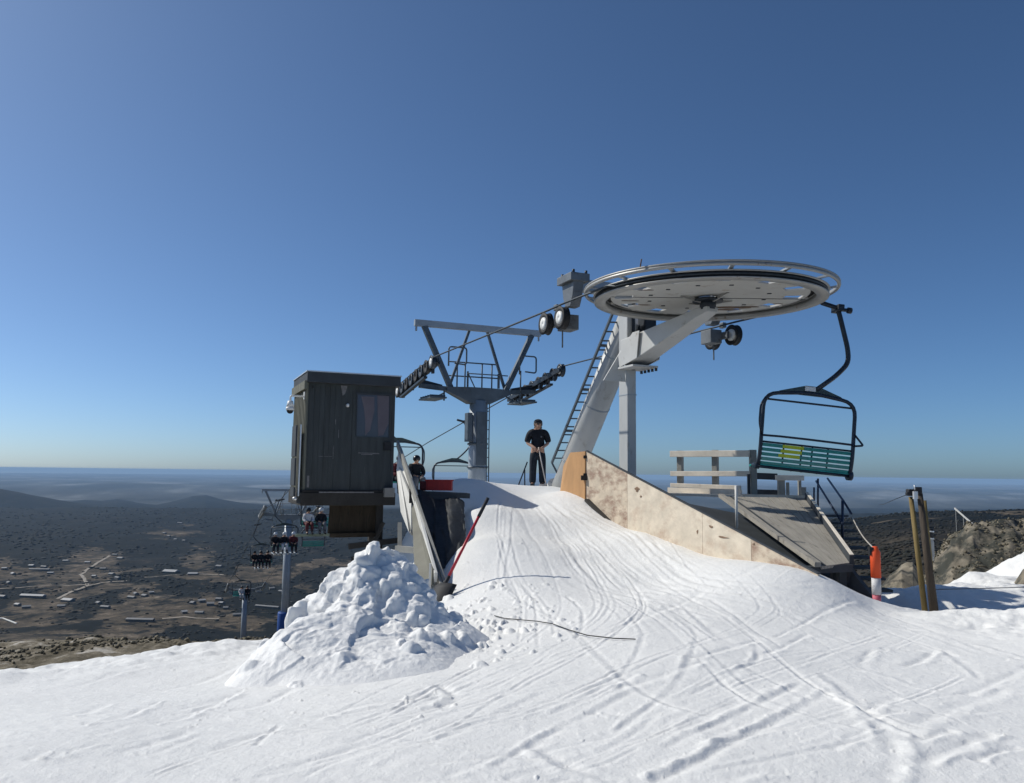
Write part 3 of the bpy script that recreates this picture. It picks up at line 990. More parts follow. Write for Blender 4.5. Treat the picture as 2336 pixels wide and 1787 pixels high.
# the wheel itself
wheel = MB()
NS, rings = 168, [0.16, .5, .9, 1.25, 1.40, 1.50, 1.60, 1.72, 1.80, 1.88]
vs, fs = [], []
for r in rings:
    for k in range(NS):
        a = 2 * math.pi * k / NS
        vs.append(onwheel(r * math.cos(a), r * math.sin(a), .115))
for i in range(len(rings) - 1):
    for k in range(NS):
        h = (k + 4) % 14
        if i in (4, 5, 6) and h in (0, 1, 2, 3, 4):
            continue                                  # lightening holes through the plate
        if i == 8 and (k % 12) != 0:
            continue                                  # the slots beside the rim
        m = (k + 1) % NS
        fs.append((i * NS + k, i * NS + m, (i + 1) * NS + m, (i + 1) * NS + k))
wheel.add(vs, fs)
wh = wheel.build('bullwheel', M_WHEEL, term, solid=.03)
wh.modifiers['solid'].offset = 0
rim = MB()
rim.lathe([(1.90, .0), (2.11, .0), (2.12, .022), (2.06, .032), (1.96, .035), (1.93, .10), (1.90, .10)], onwheel(0, 0), WAX, 120)
rim.lathe([(1.96, .118), (2.13, .118), (2.13, .136), (1.90, .136), (1.90, .105), (1.96, .105)], onwheel(0, 0), WAX, 120)
sub('rim', rim, M_RIM, wh, term)
sub('rope_liner', MB().lathe([(1.965, .034), (2.095, .036), (2.055, .075), (2.095, .117), (1.965, .117)], onwheel(0, 0), WAX, 120), M_RUBBER, wh, term)
sub('slot_shade_ring', MB().lathe([(1.78, .135), (1.90, .135), (1.90, .150), (1.78, .150)], onwheel(0, 0), WAX, 120), M_RUBBER, wh, term)  # dark ring added over the slots; their shade is put into its colour
seam = MB()
seam.box(onwheel(1.05, .06, .0955), 1.6, .014, .006)
seam.box(onwheel(-1.05, .06, .0955), 1.6, .014, .006)
for k in range(12):
    a = 2 * math.pi * k / 12 + .13
    seam.box(onwheel(1.1 * math.cos(a), 1.1 * math.sin(a), .095), .07, .05, .012)
sub_each('plate_seam', seam, M_DARK, wh, term)
rst = MB()
for ang, rr, ln, wd in ((1.05, 1.40, .55, .07), (.92, 1.22, .75, .11), (.70, 1.36, .40, .06), (-2.05, 1.60, .60, .07), (-1.72, 1.62, .35, .05), (2.5, 1.35, .3, .03), (2.85, 1.45, .35, .03), (-2.7, 1.4, .3, .03), (.35, 1.6, .2, .03)):
    c = onwheel(rr * math.cos(ang), rr * math.sin(ang), .0985)
    rst.lathe([(0.001, 0), (1, 0), (1, .003), (.001, .003)], Vector((0, 0, 0)), ZUP, 14)
    n_ = 14 * 4
    for q in range(len(rst.v) - n_, len(rst.v)):
        v = rst.v[q]
        rst.v[q] = c + Vector((v.x * ln / 2, v.y * wd, v.z - .004))
M_RUST = mat('rust_scab', (0.13, 0.085, 0.06), .85, 0, .4, 9)
sub_each('rust_patch', rst, M_RUST, wh, term)
# the catcher ring outside the rim with its brackets
ring_ = MB()
rp = [onwheel(2.275 * math.cos(2 * math.pi * k / 96), 2.275 * math.sin(2 * math.pi * k / 96), .19) for k in range(96)]
ring_.tube(rp, .034, 8, True)
rp = [onwheel(2.29 * math.cos(2 * math.pi * k / 96), 2.29 * math.sin(2 * math.pi * k / 96), .235) for k in range(96)]
ring_.tube(rp, .018, 6, True)
rg_ = sub('catcher_ring', ring_, M_RIM, wh, term)
bk = MB()
for k in range(14):
    a = 2 * math.pi * (k + .35) / 14
    bk.beam(onwheel(1.95 * math.cos(a), 1.95 * math.sin(a), .152), onwheel(2.30 * math.cos(a), 2.30 * math.sin(a), .20), .07, .03)
sub_each('ring_bracket', bk, M_GALV, wh, term)
ant = MB()
p = onwheel(2.34 * math.cos(3.99), 2.34 * math.sin(3.99), .24)
ant.cyl(p, p + Vector((0.02, 0, .13)), .012, seg=6)
sub('marker_pin', ant, M_RUST, wh, term)

# beam across the head of the station, hangers and rope sheaves
XB = axis_pt(2.05, 3.86)
MB().beam(XB - Q * 1.72, XB + Q * 2.1, .26, .24).build('cross_beam', M_TOWER, term, bevel=.02)
sp_ = MB()
sp_.beam(Vector((XB.x, XB.y, 3.78)) + U * .5, PT - Vector((0, 0, .1)), .22, .22)
sp_.build('beam_spine', M_TOWER, term)
SHR = .235
def sheave_disc(mb, c, ax, r=SHR, w=.10):
    mb.lathe([(.05, -w * .5), (r * .55, -w * .35), (r * .62, -w * .5), (r * .98, -w * .5), (r * .90, -w * .18), (r * .90, w * .18), (r * .98, w * .5), (r * .62, w * .5), (r * .55, w * .35), (.05, w * .5)], c, ax, 20)
for side, base, roll in ((-1, Vector((1.67, 13.65, 0)), 0), (1, Vector((5.61, 15.35, 0)), 1)):
    tz = 1.93 if side < 0 else 2.12
    z0 = 3.30 if side < 0 else 3.34
    cpt = Vector((base.x - .43 * tz, base.y + tz, z0))
    inn = cpt - Q * (.38 * side) + U * (-.25 if side < 0 else 0)
    topz = 3.74
    h = MB()
    tp = Vector((inn.x, inn.y, topz))
    h.prism([tp + U * -.26 + Vector((0, 0, .05)), tp + U * .26 + Vector((0, 0, .05)), tp + U * .20 + Vector((0, 0, -.25)), inn + U * .10 + Vector((0, 0, .0)), inn + U * -.10 + Vector((0, 0, .0)), tp + U * -.20 + Vector((0, 0, -.25))], Q * (.22 * side))
    h.box(tp + Vector((0, 0, .12)) + Q * (.10 * side), .42, .62, .16, Q, U)
    hg = h.build('hanger', M_HANGER, term, bevel=.01)
    b2 = MB()
    for du in (-.24, .24):
        for dq in (-.06, .22):
            c = tp + U * du + Q * (dq * side) + Vector((0, 0, .2))
            b2.cyl(c, c + Vector((0, 0, .07)), .028, seg=8)
    sub_each('hanger_bolt', b2, M_DARK, hg, term)
    car = MB()
    cc = Vector((cpt.x, cpt.y, z0 - SHR - .02))
    car.beam(cc - U * .36 - Q * (.12 * side), cc + U * .36 - Q * (.12 * side), .07, .16)
    car.box(cc - Q * (.30 * side) + Vector((0, 0, -.02)), .30, .36, .30, Q, U)
    car.beam(cc - Q * (.2 * side) + U * .05 + Vector((0, 0, -.1)), cc - Q * (.2 * side) + U * .05 + Vector((0, 0, -.52)), .03, .03)
    car.box(cc + U * .1 + Vector((0, 0, .30)) + Q * .1, .10, .14, .12, Q, U)
    ca = car.build('sheave_carriage', M_HANGER, term, bevel=.01)
    for du in (-.36, .36):
        sd = MB()
        sheave_disc(sd, cc + U * du + Q * (.02 * side), Q, SHR, .13)
        sub('sheave', sd, M_RUBBER, ca, term)
        sub('sheave_hub', MB().lathe([(.001, -.075), (.13, -.075), (.13, .075), (.001, .075)], cc + U * du + Q * (.02 * side), Q, 14), M_WHITETAG, ca, term)

# ------------------------------------------------------------------ lift towers down the line
def lift_tower(base, arm_z, foot_z, label, gantry=True, platform=True, pad=False, dip=(.16, .16), trains=(0, 0), far=False):
    """base: where the line's axis meets the tower in plan; arm_z: top of the cross arm."""
    b = Vector((base.x, base.y, foot_z))
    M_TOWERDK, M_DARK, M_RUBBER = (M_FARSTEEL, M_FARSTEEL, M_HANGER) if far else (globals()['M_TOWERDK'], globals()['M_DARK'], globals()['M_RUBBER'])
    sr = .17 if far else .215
    t = thing('lift_tower', label, 'lift tower', b, 'towers of the chairlift')
    w = lambda q, u, z: Vector((base.x, base.y, 0)) + Q * q + U * u + Vector((0, 0, z))
    MB().cyl(w(0, 0, foot_z), w(0, 0, arm_z - .42), .31, .28, 28).build('column', M_TOWER, t)
    am = MB()
    sec = lambda q, hw, top, bot: [w(q, -hw, bot), w(q, hw, bot), w(q, hw, top), w(q, -hw, top)]
    S = [sec(-1.12, .14, arm_z - .02, arm_z - .16), sec(-.34, .22, arm_z, arm_z - .52), sec(.34, .22, arm_z, arm_z - .52), sec(1.12, .14, arm_z - .02, arm_z - .16)]
    for a, c in zip(S[:-1], S[1:]):
        am.add(a + c, [(0, 1, 5, 4), (1, 2, 6, 5), (2, 3, 7, 6), (3, 0, 4, 7)])
    am.add(S[0], [(0, 3, 2, 1)]).add(S[-1], [(0, 1, 2, 3)])
    for sg in (-1, 1):
        am.beam(w(1.1 * sg, 0, arm_z - .08), w(2.0 * sg, 0, arm_z - .02), .16, .14)
    am.build('cross_arm', M_TOWERDK, t, bevel=.01)
    if gantry:
        gz_ = arm_z + 1.97
        gm = MB().beam(w(-2.2, 0, gz_), w(2.2, 0, gz_), .16, .20)
        for sg in (-1, 1):
            gm.beam(w(2.14 * sg, 0, gz_ - .1), w(2.14 * sg, 0, gz_ - .26), .06, .06)
        gm.build('lifting_beam', M_TOWER, t)
        for sg in (-1, 1):
            MB().beam(w(1.88 * sg, 0, gz_ - .08), w(.95 * sg, 0, arm_z - .05), .16, .16).build('gantry_leg', M_TOWERDK, t)
            MB().beam(w(.32 * sg, .1, gz_ - .08), w(.98 * sg, .1, arm_z - .02), .08, .08).build('gantry_brace', M_TOWERDK, t)
    if platform:
        for sg in (-1, 1):
            pf = MB()
            pf.box(w(1.55 * sg, 0, arm_z - .42), .55, 1.2, .05, Q, U)
            for k in range(5):
                pf.box(w(1.55 * sg, -.5 + .25 * k, arm_z - .36), .5, .05, .05, Q, U)
            pf.beam(w(1.1 * sg, .3, arm_z - .2), w(1.5 * sg, .3, arm_z - .42), .05, .05)
            pf.beam(w(1.3 * sg, -.4, arm_z - .15), w(1.3 * sg, -.4, arm_z - .5), .05, .05)
            pf.build('catwalk', M_TOWERDK, t)
            hp_ = MB()
            cx = -.84 if sg < 0 else 1.62
            zt = arm_z + (1.24 if sg < 0 else 1.12)
            hp_.tube(fillet([w(cx - .30, -.3, zt - .62), w(cx - .30, -.3, zt), w(cx + .30, -.3, zt), w(cx + .30, -.3, zt - .55), w(cx - .1, -.3, zt - .52)], .1, 4), .026, 6)
            hp_.tube([w(cx - .26 * sg, -.3, zt - .5), w(cx - .26 * sg, -.3, arm_z - .1)], .024, 6)
            hp_.build('guard_hoop', M_TOWERDK, t)
        rl = MB()
        rl.tube([w(-.9, .35, arm_z + .86), w(.75, .35, arm_z + .86)], .024, 6)
        rl.tube([w(-.9, .35, arm_z + .40), w(.95, .35, arm_z + .40)], .024, 6)
        rl.tube([w(-.5, -.3, arm_z + .42), w(.9, -.3, arm_z + .42)], .02, 6)
        for q in (-.62, .25, .6):
            rl.tube([w(q, .35, arm_z), w(q, .35, arm_z + .86)], .024, 6)
        rl.beam(w(-.45, -.2, arm_z), w(-.45, -.2, arm_z + .5), .06, .04)
        rl.beam(w(-.43, -.2, arm_z + .42), w(-.2, -.2, arm_z - .02), .03, .03)
        rl.beam(w(.62, -.2, arm_z), w(.62, -.2, arm_z + .48), .08, .05)
        rl.build('railing', M_TOWERDK, t)
    for i, sg in enumerate((-1, 1)):
        c0 = w(2.1 * sg, trains[i], arm_z + .18)
        d = (U + Vector((0, 0, -dip[i]))).normalized()
        tr = MB().beam(c0 - d * 2.1 - Q * .14 * sg, c0 + d * 2.1 - Q * .14 * sg, .06, .10)
        for k in range(4):
            m = c0 + d * (-1.62 + 1.08 * k)
            tr.beam(m - d * .5 + Vector((0, 0, .06)) - Q * .1 * sg, m + d * .5 + Vector((0, 0, .06)) - Q * .1 * sg, .05, .12)
            tr.box(m - Q * .1 * sg - Vector((0, 0, .10)), .07, .12, .22, Q, U)
        tr.beam(c0 - Q * .9 * sg - Vector((0, 0, .2)), c0 + Vector((0, 0, -.02)), .14, .16)
        tr.beam(c0 - d * 1.2 - Vector((0, 0, .22)), c0 + d * 1.5 - Vector((0, 0, .22)), .12, .06)
        trn = tr.build('sheave_train', M_DARK, t)
        for k in range(8):
            sd = MB()
            sheave_disc(sd, c0 + d * (-1.89 + .54 * k) + Vector((0, 0, .05)), Q, sr, .12)
            sub('sheave', sd, M_RUBBER if k % 2 else M_DARK, trn, t)
            if k in (0, 7):
                sub('sheave_hub', MB().lathe([(.001, -.07), (.12, -.07), (.12, .07), (.001, .07)], c0 + d * (-1.89 + .54 * k) + Vector((0, 0, .05)), Q, 12), M_WHITETAG, trn, t)
    la = MB()
    for s in (-.1, .1):
        la.beam(w(.34, s - .05, foot_z + 1), w(.33, s - .05, arm_z - .5), .03, .03)
    n = int((arm_z - foot_z - 1.5) / .3)
    for k in range(n):
        z = foot_z + 1.1 + .3 * k
        la.beam(w(.34, -.15, z), w(.34, .05, z), .025, .025)
    la.build('ladder', M_TOWERDK, t)
    if pad:
        MB().lathe([(.33, 0), (.52, 0), (.54, .1), (.54, 1.7), (.50, 1.8), (.33, 1.8)], w(0, 0, foot_z + .5), ZUP, 24).build('crash_pad', mat('blue_pad', (0.015, 0.07, 0.28), .6, 0, .15, 5), t)
    return t

T1B, T2B, T3B = axis_pt(11.0), axis_pt(50.5), axis_pt(82.5)
t1 = lift_tower(T1B, 2.74, -2.4, 'nearest grey lift tower with lifting frame, standing behind the snow ramp', dip=(.145, .15), trains=(.2, .1))
o1 = Vector((T1B.x, T1B.y, 0))
MB().box(o1 - Q * .36 + U * -.1 + Vector((0, 0, 1.45)), .16, .30, .92, Q, U).build('control_box', M_TOWERDK, t1, bevel=.01)
MB().box(o1 + Q * .02 + U * -.305 + Vector((0, 0, 1.1)), .36, .05, 1.7, Q, U).build('cable_duct', M_TOWERDK, t1)
MB().cyl(o1 + Vector((0, 0, .9)), o1 + Vector((0, 0, .96)), .335, seg=24).cyl(o1 + Vector((0, 0, .15)), o1 + Vector((0, 0, .2)), .335, seg=24).build('cable_strap', M_TOWERDK, t1)
t2 = lift_tower(T2B, -3.55, -13.6, 'second lift tower down the mountain, with a blue pad round its foot', pad=True, dip=(.25, .25), far=True)
t3 = lift_tower(T3B, -14.2, -22.3, 'farthest lift tower, a thin grey pole left of the padded one', gantry=False, dip=(.33, .33), far=True)

# ------------------------------------------------------------------ the rope
def on_line(base, D, z):
    t = D - base.y
    return Vector((base.x - .43 * t, D, z))
LB, RB = Vector((1.67, 13.65, 0)), Vector((5.61, 15.35, 0))
LZ = [(13.65, 3.31), (15.2, 3.33), (15.95, 3.32), (22.9, 3.36), (24.5, 3.19), (27.0, 2.82), (40, .62), (54, -2.0), (63.8, -3.22), (66.5, -4.5), (80, -9.0), (96, -13.85), (99, -14.9), (120, -21.5)]
RZ = [(15.35, 3.33), (17.1, 3.36), (17.9, 3.36), (24.6, 3.38), (26.2, 3.18), (28.4, 2.82), (37.6, 1.42), (50, -.7), (65.5, -3.12), (68, -3.75), (81, -8.4), (98, -13.85), (101, -14.9), (122, -21.5)]
def zl(tab, D):
    return float(np.interp(D, [a for a, _ in tab], [b for _, b in tab]))
rope = []
for D, z in reversed(RZ):
    rope.append(on_line(RB, D, z))
aR, aL = math.atan2(Q.y, Q.x), math.atan2(-Q.y, -Q.x)
for k in range(1, 40):
    a = aR - math.pi * k / 40
    rope.append(onwheel(2.085 * math.cos(a), 2.085 * math.sin(a), .076))
for D, z in LZ:
    rope.append(on_line(LB, D, z))
hr = MB().tube(rope, .021, 6).build('haul_rope', M_ROPE)
tag(hr, 'thin steel haul rope running round the bullwheel and down over the towers', 'cable')

# ------------------------------------------------------------------ chairs
CXF = -.42                                      # the frame hangs to one side of the grip
CW = .87                                        # half width of the frame
def chair(label, lod=0):
    """Local axes: x across, +y the way it travels, origin at the grip on the rope."""
    t = thing('lift_chair', label, 'chairlift chair', (0, 0, 0), 'chairs on the chairlift', local=True)
    cx = CXF
    V = lambda x, y, z: Vector((x, y, z))
    sg = 6 if lod else 10
    MB().tube(fillet([V(0, 0, .02), V(.05, 0, -.12), V(.24, 0, -.72), V(.27, 0, -.98), V(.05, 0, -1.25), V(-.32, 0, -1.56)], .22, 4), .034 if lod else .045, sg).build('hanger_arm', M_CHAIR, t)
    gp = MB().cyl(V(-.34, -.03, .09), V(.02, -.05, .01), .045, seg=8).cyl(V(-.06, -.05, .0), V(.20, -.05, .0), .035, seg=8).cyl(V(.16, -.05, 0), V(.24, -.05, 0), .06, seg=8).box(V(0, 0, .02), .12, .30, .12)
    gp.build('rope_grip', M_DARK, t, bevel=.01)
    L, R_ = cx - CW, cx + CW
    fr = MB()
    loop = fillet([V(L, .30, -3.04), V(L, .06, -3.06), V(L, 0, -2.75), V(L, 0, -1.72), V(cx, 0, -1.62), V(R_, 0, -1.72), V(R_, 0, -2.75), V(R_, .06, -3.06), V(R_, .30, -3.04)], .26, 5)
    fr.tube(loop, .036, sg)
    fr.build('frame', M_CHAIR, t)
    MB().prism([V(cx - .62, -.02, -1.68), V(cx + .62, -.02, -1.68), V(cx + .58, -.02, -1.64), V(cx + .16, -.02, -1.50), V(cx - .10, -.02, -1.50), V(cx - .58, -.02, -1.64)], V(0, .05, 0)).build('hood_plate', M_HOOD, t)
    if not lod:
        MB().box(V(cx - .02, -.03, -1.555), .20, .012, .085).build('number_plate', M_WHITETAG, t)
    MB().tube([V(L + .02, .02, -1.82), V(R_ - .02, .02, -1.82)], .020, 6).build('cross_tube', M_CHAIR, t)
    rb = MB()
    rb.tube([V(L, -.03, -2.50), V(L + .35, -.03, -2.49), V(cx, -.03, -2.49), V(R_, -.03, -2.50)], .022, 6)
    rb.tube(fillet([V(L + .02, -.03, -1.80), V(L - .09, -.10, -1.95), V(L - .10, -.12, -2.28), V(L, -.02, -2.50)], .08, 3), .02, 6)
    rb.tube(fillet([V(R_, -.02, -2.30), V(R_ + .13, -.12, -2.50), V(R_, -.03, -2.52)], .03, 3), .02, 6)
    rb.build('safety_bar', M_CHAIR, t)
    bk = MB()
    for k in range(6):
        z = (-2.665, -2.75, -2.835, -2.92, -3.0, -3.06)[k]
        y = (.0, .012, .024, .036, .055, .10)[k]
        tl_ = (.12, .12, .12, .15, .35, 1.0)[k]
        bk.box(V(cx, y, z), 2 * CW - .07, .026, .061, Y=Vector((0, 1, tl_)).normalized(), Z=Vector((0, -tl_, 1)).normalized())
    bk.build('backrest', M_GREEN, t, bevel=.011)
    st = MB()
    for k in range(5):
        st.box(V(cx, .07 + .095 * k, -3.035 - .012 * k + (.03 if k == 4 else 0)), 2 * CW - .07, .07, .022)
    st.tube([V(L, .46, -3.05), V(R_, .46, -3.05)], .026, 6)
    st.build('seat', M_GREEN, t)
    if not lod:
        bs = MB()
        for x in (-.42, -.08, .12, .42):
            bs.tube(fillet([V(cx + x, .035, -2.62), V(cx + x, .06, -3.04), V(cx + x, .46, -3.07)], .1, 4), .017, 6)
        bs.tube([V(L, .03, -2.61), V(R_, .03, -2.61)], .02, 6)
        bs.tube([V(L, .06, -3.07), V(R_, .06, -3.07)], .028, 6)
        bs.build('slat_bracket', M_CHAIR, t)
        yl = MB()
        for k in range(3):
            z = -2.665 - .085 * k
            yl.box(V(cx - .26 - .03 * k, -.013 + .012 * k, z), .40, .008, .060)
        yl.build('yellow_sticker', M_YELLOW, t)
        rl = MB().cyl(V(R_ - .03, .10, -3.06), V(R_ + .05, .10, -3.06), .09, seg=14).cyl(V(L - .05, .10, -3.06), V(L + .03, .10, -3.06), .06, seg=14)
        rl.build_each('seat_pivot', M_CHAIR, t)
    return t

near = chair('empty green chair with a yellow panel hanging from the right of the bullwheel')
near.location = onwheel(2.45, .05, -.10)
near.rotation_euler = (0, math.radians(5.4), math.radians(4))
far0 = chair('rider chair coming up behind the dark hut', 1)
yawL, yawR = math.atan2(-(-U).x, (-U).y), math.atan2(-U.x, U.y)
def place_chair(o, base, tab, D, yaw):
    o.location = on_line(base, D, zl(tab, D) - .02)
    o.rotation_euler = (0, 0, yaw)
    return o
CH = {}
CH['E'] = place_chair(far0, LB, LZ, 27.6, yawL)
CH['E']['label'] = 'chair just behind the dark hut, carrying a rider in black'
for key, base, tab, D, yaw, lab in (
        ('F', RB, RZ, 33.0, yawR, 'empty chair half hidden behind the nearest tower, going down'),
        ('G', LB, LZ, 42.3, yawL, 'chair below the hut floor carrying riders with boards'),
        ('A', LB, LZ, 54.0, yawL, 'chair with three riders in front of the padded tower'),
        ('B', LB, LZ, 66.5, yawL, 'chair with dark riders left of the padded tower'),
        ('C', LB, LZ, 82.0, yawL, 'lowest chair in view, above the farthest tower'),
        ('H', RB, RZ, 64.0, yawR, 'empty green chair going down under the hut, behind the board riders')):
    c = copy_tree(far0)
    c['label'] = lab
    CH[key] = place_chair(c, base, tab, D, yaw)
# ------------------------------------------------------------------ people
M_SKIN = mat('skin', (0.42, 0.25, 0.18), .55, 0, .08, 10)
M_BLACKCLOTH = mat('black_cloth', (0.008, 0.010, 0.016), .85, 0, .3, 14, .15, 60)
M_NAVYCLOTH = mat('navy_trousers_cloth', (0.010, 0.016, 0.026), .85, 0, .3, 10, .15, 60)
M_HAIR = mat('grey_hair', (0.10, 0.085, 0.075), .7, 0, .3, 30)
M_CAP = mat('dark_cap_cloth', (0.028, 0.030, 0.036), .8, 0, .3, 20)
M_BOOT = mat('boot_black', (0.012, 0.012, 0.014), .5, 0, .2, 10)
M_REDCLOTH = mat('dark_red_cloth', (0.10, 0.015, 0.02), .8, 0, .2, 10)
M_PALECLOTH = mat('pale_cloth', (0.55, 0.55, 0.56), .8, 0, .1, 10)
M_GREYCLOTH = mat('grey_cloth', (0.12, 0.125, 0.14), .8, 0, .2, 10)
M_HELMET = mat('white_helmet', (0.62, 0.64, 0.66), .35, 0, .05, 6)
M_HELMDK = mat('black_helmet', (0.012, 0.012, 0.014), .3, 0, .1, 6)

def skin_mesh(J, bones, root, levels=2):
    names = list(J)
    me = bpy.data.meshes.new('skin_tmp')
    me.from_pydata([J[n][0] for n in names], [(names.index(a), names.index(b)) for a, b in bones], [])
    ob = bpy.data.objects.new('skin_tmp', me)
    C.objects.link(ob)
    ob.modifiers.new('s', 'SKIN')
    for i, n in enumerate(names):
        r = J[n][1]
        me.skin_vertices[0].data[i].radius = (r, r) if not isinstance(r, tuple) else r
        me.skin_vertices[0].data[i].use_root = (n == root)
    sb = ob.modifiers.new('d', 'SUBSURF')
    sb.levels = sb.render_levels = levels
    dg = bpy.context.evaluated_depsgraph_get()
    dg.update()
    out = bpy.data.meshes.new_from_object(ob.evaluated_get(dg))
    bpy.data.objects.remove(ob)
    bpy.data.meshes.remove(me)
    out.polygons.foreach_set('use_smooth', [True] * len(out.polygons))
    return out

def add_geo(me, mb):
    import bmesh
    bm = bmesh.new()
    bm.from_mesh(me)
    vs = [bm.verts.new(p) for p in mb.v]
    for f in mb.f:
        try:
            q = bm.faces.new([vs[i] for i in f])
            q.smooth = True
        except ValueError:
            pass
    bm.to_mesh(me)
    bm.free()
    return me

def body_part(name, me, m, parent):
    me = me.copy() if me.users else me
    me.name = name
    me.materials.clear()
    me.materials.append(m)
    ob = bpy.data.objects.new(name, me)
    C.objects.link(ob)
    ob.parent = parent
    return ob

def person_root(label, loc, yaw, group=None):
    o = thing('person', label, 'person', loc, group, local=True)
    o.rotation_euler = (0, 0, yaw)
    return o

# ---- the attendant at the top of the ramp: head bent, both hands on a rake handle. Faces -y (towards us).
def hand(mb, w, d, sidev, r=.0095):
    """Four bent fingers and a thumb closing round a handle. w: palm centre, d: finger direction."""
    d = d.normalized()
    n = sidev.cross(d).normalized()
    for k in range(4):
        b = w + sidev * (-.027 + .018 * k) + d * .03
        L = (.066, .078, .074, .058)[k]
        mb.tube([b - d * .03, b, b + d * L * .45 + n * .004, b + d * L * .72 - n * L * .30, b + d * L * .62 - n * L * .62], [r, r, r * .95, r * .85, r * .7], 6)
    t0 = w - sidev * .036
    mb.tube([t0 - d * .02, t0 - sidev * .018 + d * .008, t0 - sidev * .022 + d * .034 - n * .014, t0 - sidev * .012 + d * .05 - n * .03], [r * 1.25, r * 1.15, r, r * .8], 6)

JM = {'pelvis': ((0, 0, .94), (.15, .11)), 'belly': ((0, -.02, 1.10), (.165, .13)), 'chest': ((0, -.03, 1.30), (.18, .12)), 'collar': ((0, -.04, 1.43), (.12, .085)),
      'neck': ((0, -.075, 1.50), .06), 'jaw': ((0, -.135, 1.545), .078), 'skull': ((0.0, -.125, 1.63), .098), 'crown': ((0, -.105, 1.69), .07), 'nose': ((0, -.238, 1.578), .016),
      'lhip': ((-.095, 0, .88), .105), 'lknee': ((-.115, -.02, .50), .072), 'lank': ((-.125, .02, .10), .048), 'ltoe': ((-.145, -.15, .045), .042),
      'rhip': ((.095, 0, .88), .105), 'rknee': ((.115, -.02, .50), .072), 'rank': ((.125, .02, .10), .048), 'rtoe': ((.145, -.15, .045), .042),
      'lsh': ((-.19, -.03, 1.40), .075), 'lel': ((-.275, -.05, 1.13), .052), 'lwr': ((-.105, -.25, 1.005), .034), 'lpalm': ((-.045, -.29, .965), (.042, .024)),
      'rsh': ((.19, -.03, 1.40), .075), 'rel': ((.265, -.05, 1.13), .052), 'rwr': ((.12, -.25, 1.005), .034), 'rpalm': ((.065, -.29, .965), (.042, .024))}
BM = [('pelvis', 'belly'), ('belly', 'chest'), ('chest', 'collar'), ('collar', 'neck'), ('neck', 'jaw'), ('jaw', 'skull'), ('skull', 'crown'), ('jaw', 'nose')]
for s in 'lr':
    BM += [('pelvis', s + 'hip'), (s + 'hip', s + 'knee'), (s + 'knee', s + 'ank'), (s + 'ank', s + 'toe'), ('collar', s + 'sh'), (s + 'sh', s + 'el'), (s + 'el', s + 'wr'), (s + 'wr', s + 'palm')]
mfoot = P(1226, 1112, 20.5)
mz = float(snow_base(np.array([mfoot.x]), np.array([mfoot.y]))[0])
man = person_root('attendant in black short-sleeved top and dark trousers, head bent, both hands on a pole', Vector((mfoot.x, mfoot.y, mz + .01)), 0)
bme = skin_mesh(JM, BM, 'pelvis')
hm = MB()
hand(hm, Vector((-.035, -.30, .955)), Vector((.75, -.25, -.35)), Vector((.2, -.2, .95)).normalized())
hand(hm, Vector((.055, -.30, .95)), Vector((-.75, -.25, -.35)), Vector((.2, .2, -.95)).normalized())
for sx in (-1, 1):
    hm.sphere((sx * .100, -.105, 1.60), .014, .026, .036, 8, 6)        # ears
    hm.sphere((sx * .036, -.212, 1.612), .013, .010, .008, 8, 6)       # eyes
hm.sphere((0, -.206, 1.535), .028, .014, .008, 8, 6)                   # mouth
body_part('body', add_geo(bme, hm), M_SKIN, man)
sh = {k: JM[k] for k in ('pelvis', 'belly', 'chest', 'collar', 'lsh', 'rsh')}
sh = {'hem': ((0, -.01, .90), (.185, .15)), 'belly': ((0, -.025, 1.10), (.20, .165)), 'chest': ((0, -.03, 1.30), (.205, .15)), 'collar': ((0, -.045, 1.43), (.15, .105)), 'throat': ((0, -.065, 1.475), .075),
      'lsh': ((-.20, -.03, 1.395), .10), 'lsl': ((-.265, -.045, 1.20), .088), 'lcuff': ((-.285, -.055, 1.13), .080),
      'rsh': ((.20, -.03, 1.395), .10), 'rsl': ((.26, -.045, 1.20), .088), 'rcuff': ((.275, -.055, 1.13), .080)}
body_part('shirt', skin_mesh(sh, [('hem', 'belly'), ('belly', 'chest'), ('chest', 'collar'), ('collar', 'throat'), ('collar', 'lsh'), ('lsh', 'lsl'), ('lsl', 'lcuff'), ('collar', 'rsh'), ('rsh', 'rsl'), ('rsl', 'rcuff')], 'hem'), M_BLACKCLOTH, man)
body_part('shirt_badge', add_geo(bpy.data.meshes.new('b'), MB().lathe([(.001, 0), (.024, 0), (.024, .006), (.001, .006)], Vector((.085, -.183, 1.285)), Vector((0, -1, .12)), 10)), M_GREYCLOTH, man)
tr = {'waist': ((0, 0, .98), (.17, .135)), 'seat': ((0, .01, .88), (.18, .14)), 'lth': ((-.105, 0, .78), .125), 'lkn': ((-.12, -.02, .48), .10), 'lhem': ((-.13, .01, .07), .098),
      'rth': ((.105, 0, .78), .125), 'rkn': ((.12, -.02, .48), .10), 'rhem': ((.13, .01, .07), .098)}
body_part('trousers', skin_mesh(tr, [('waist', 'seat'), ('seat', 'lth'), ('lth', 'lkn'), ('lkn', 'lhem'), ('seat', 'rth'), ('rth', 'rkn'), ('rkn', 'rhem')], 'waist'), M_NAVYCLOTH, man)
hr_ = MB().sphere((0, -.095, 1.625), .118, .118, .105, 14, 9).sphere((0, -.03, 1.53), .105, .075, .09, 12, 8)
body_part('hair', add_geo(bpy.data.meshes.new('h'), hr_), M_HAIR, man)
cp = MB().sphere((0, -.115, 1.668), .112, .118, .078, 14, 8).sphere((0, -.225, 1.645), .078, .075, .012, 12, 6)
body_part('cap', add_geo(bpy.data.meshes.new('c'), cp), M_CAP, man)
bo = MB()
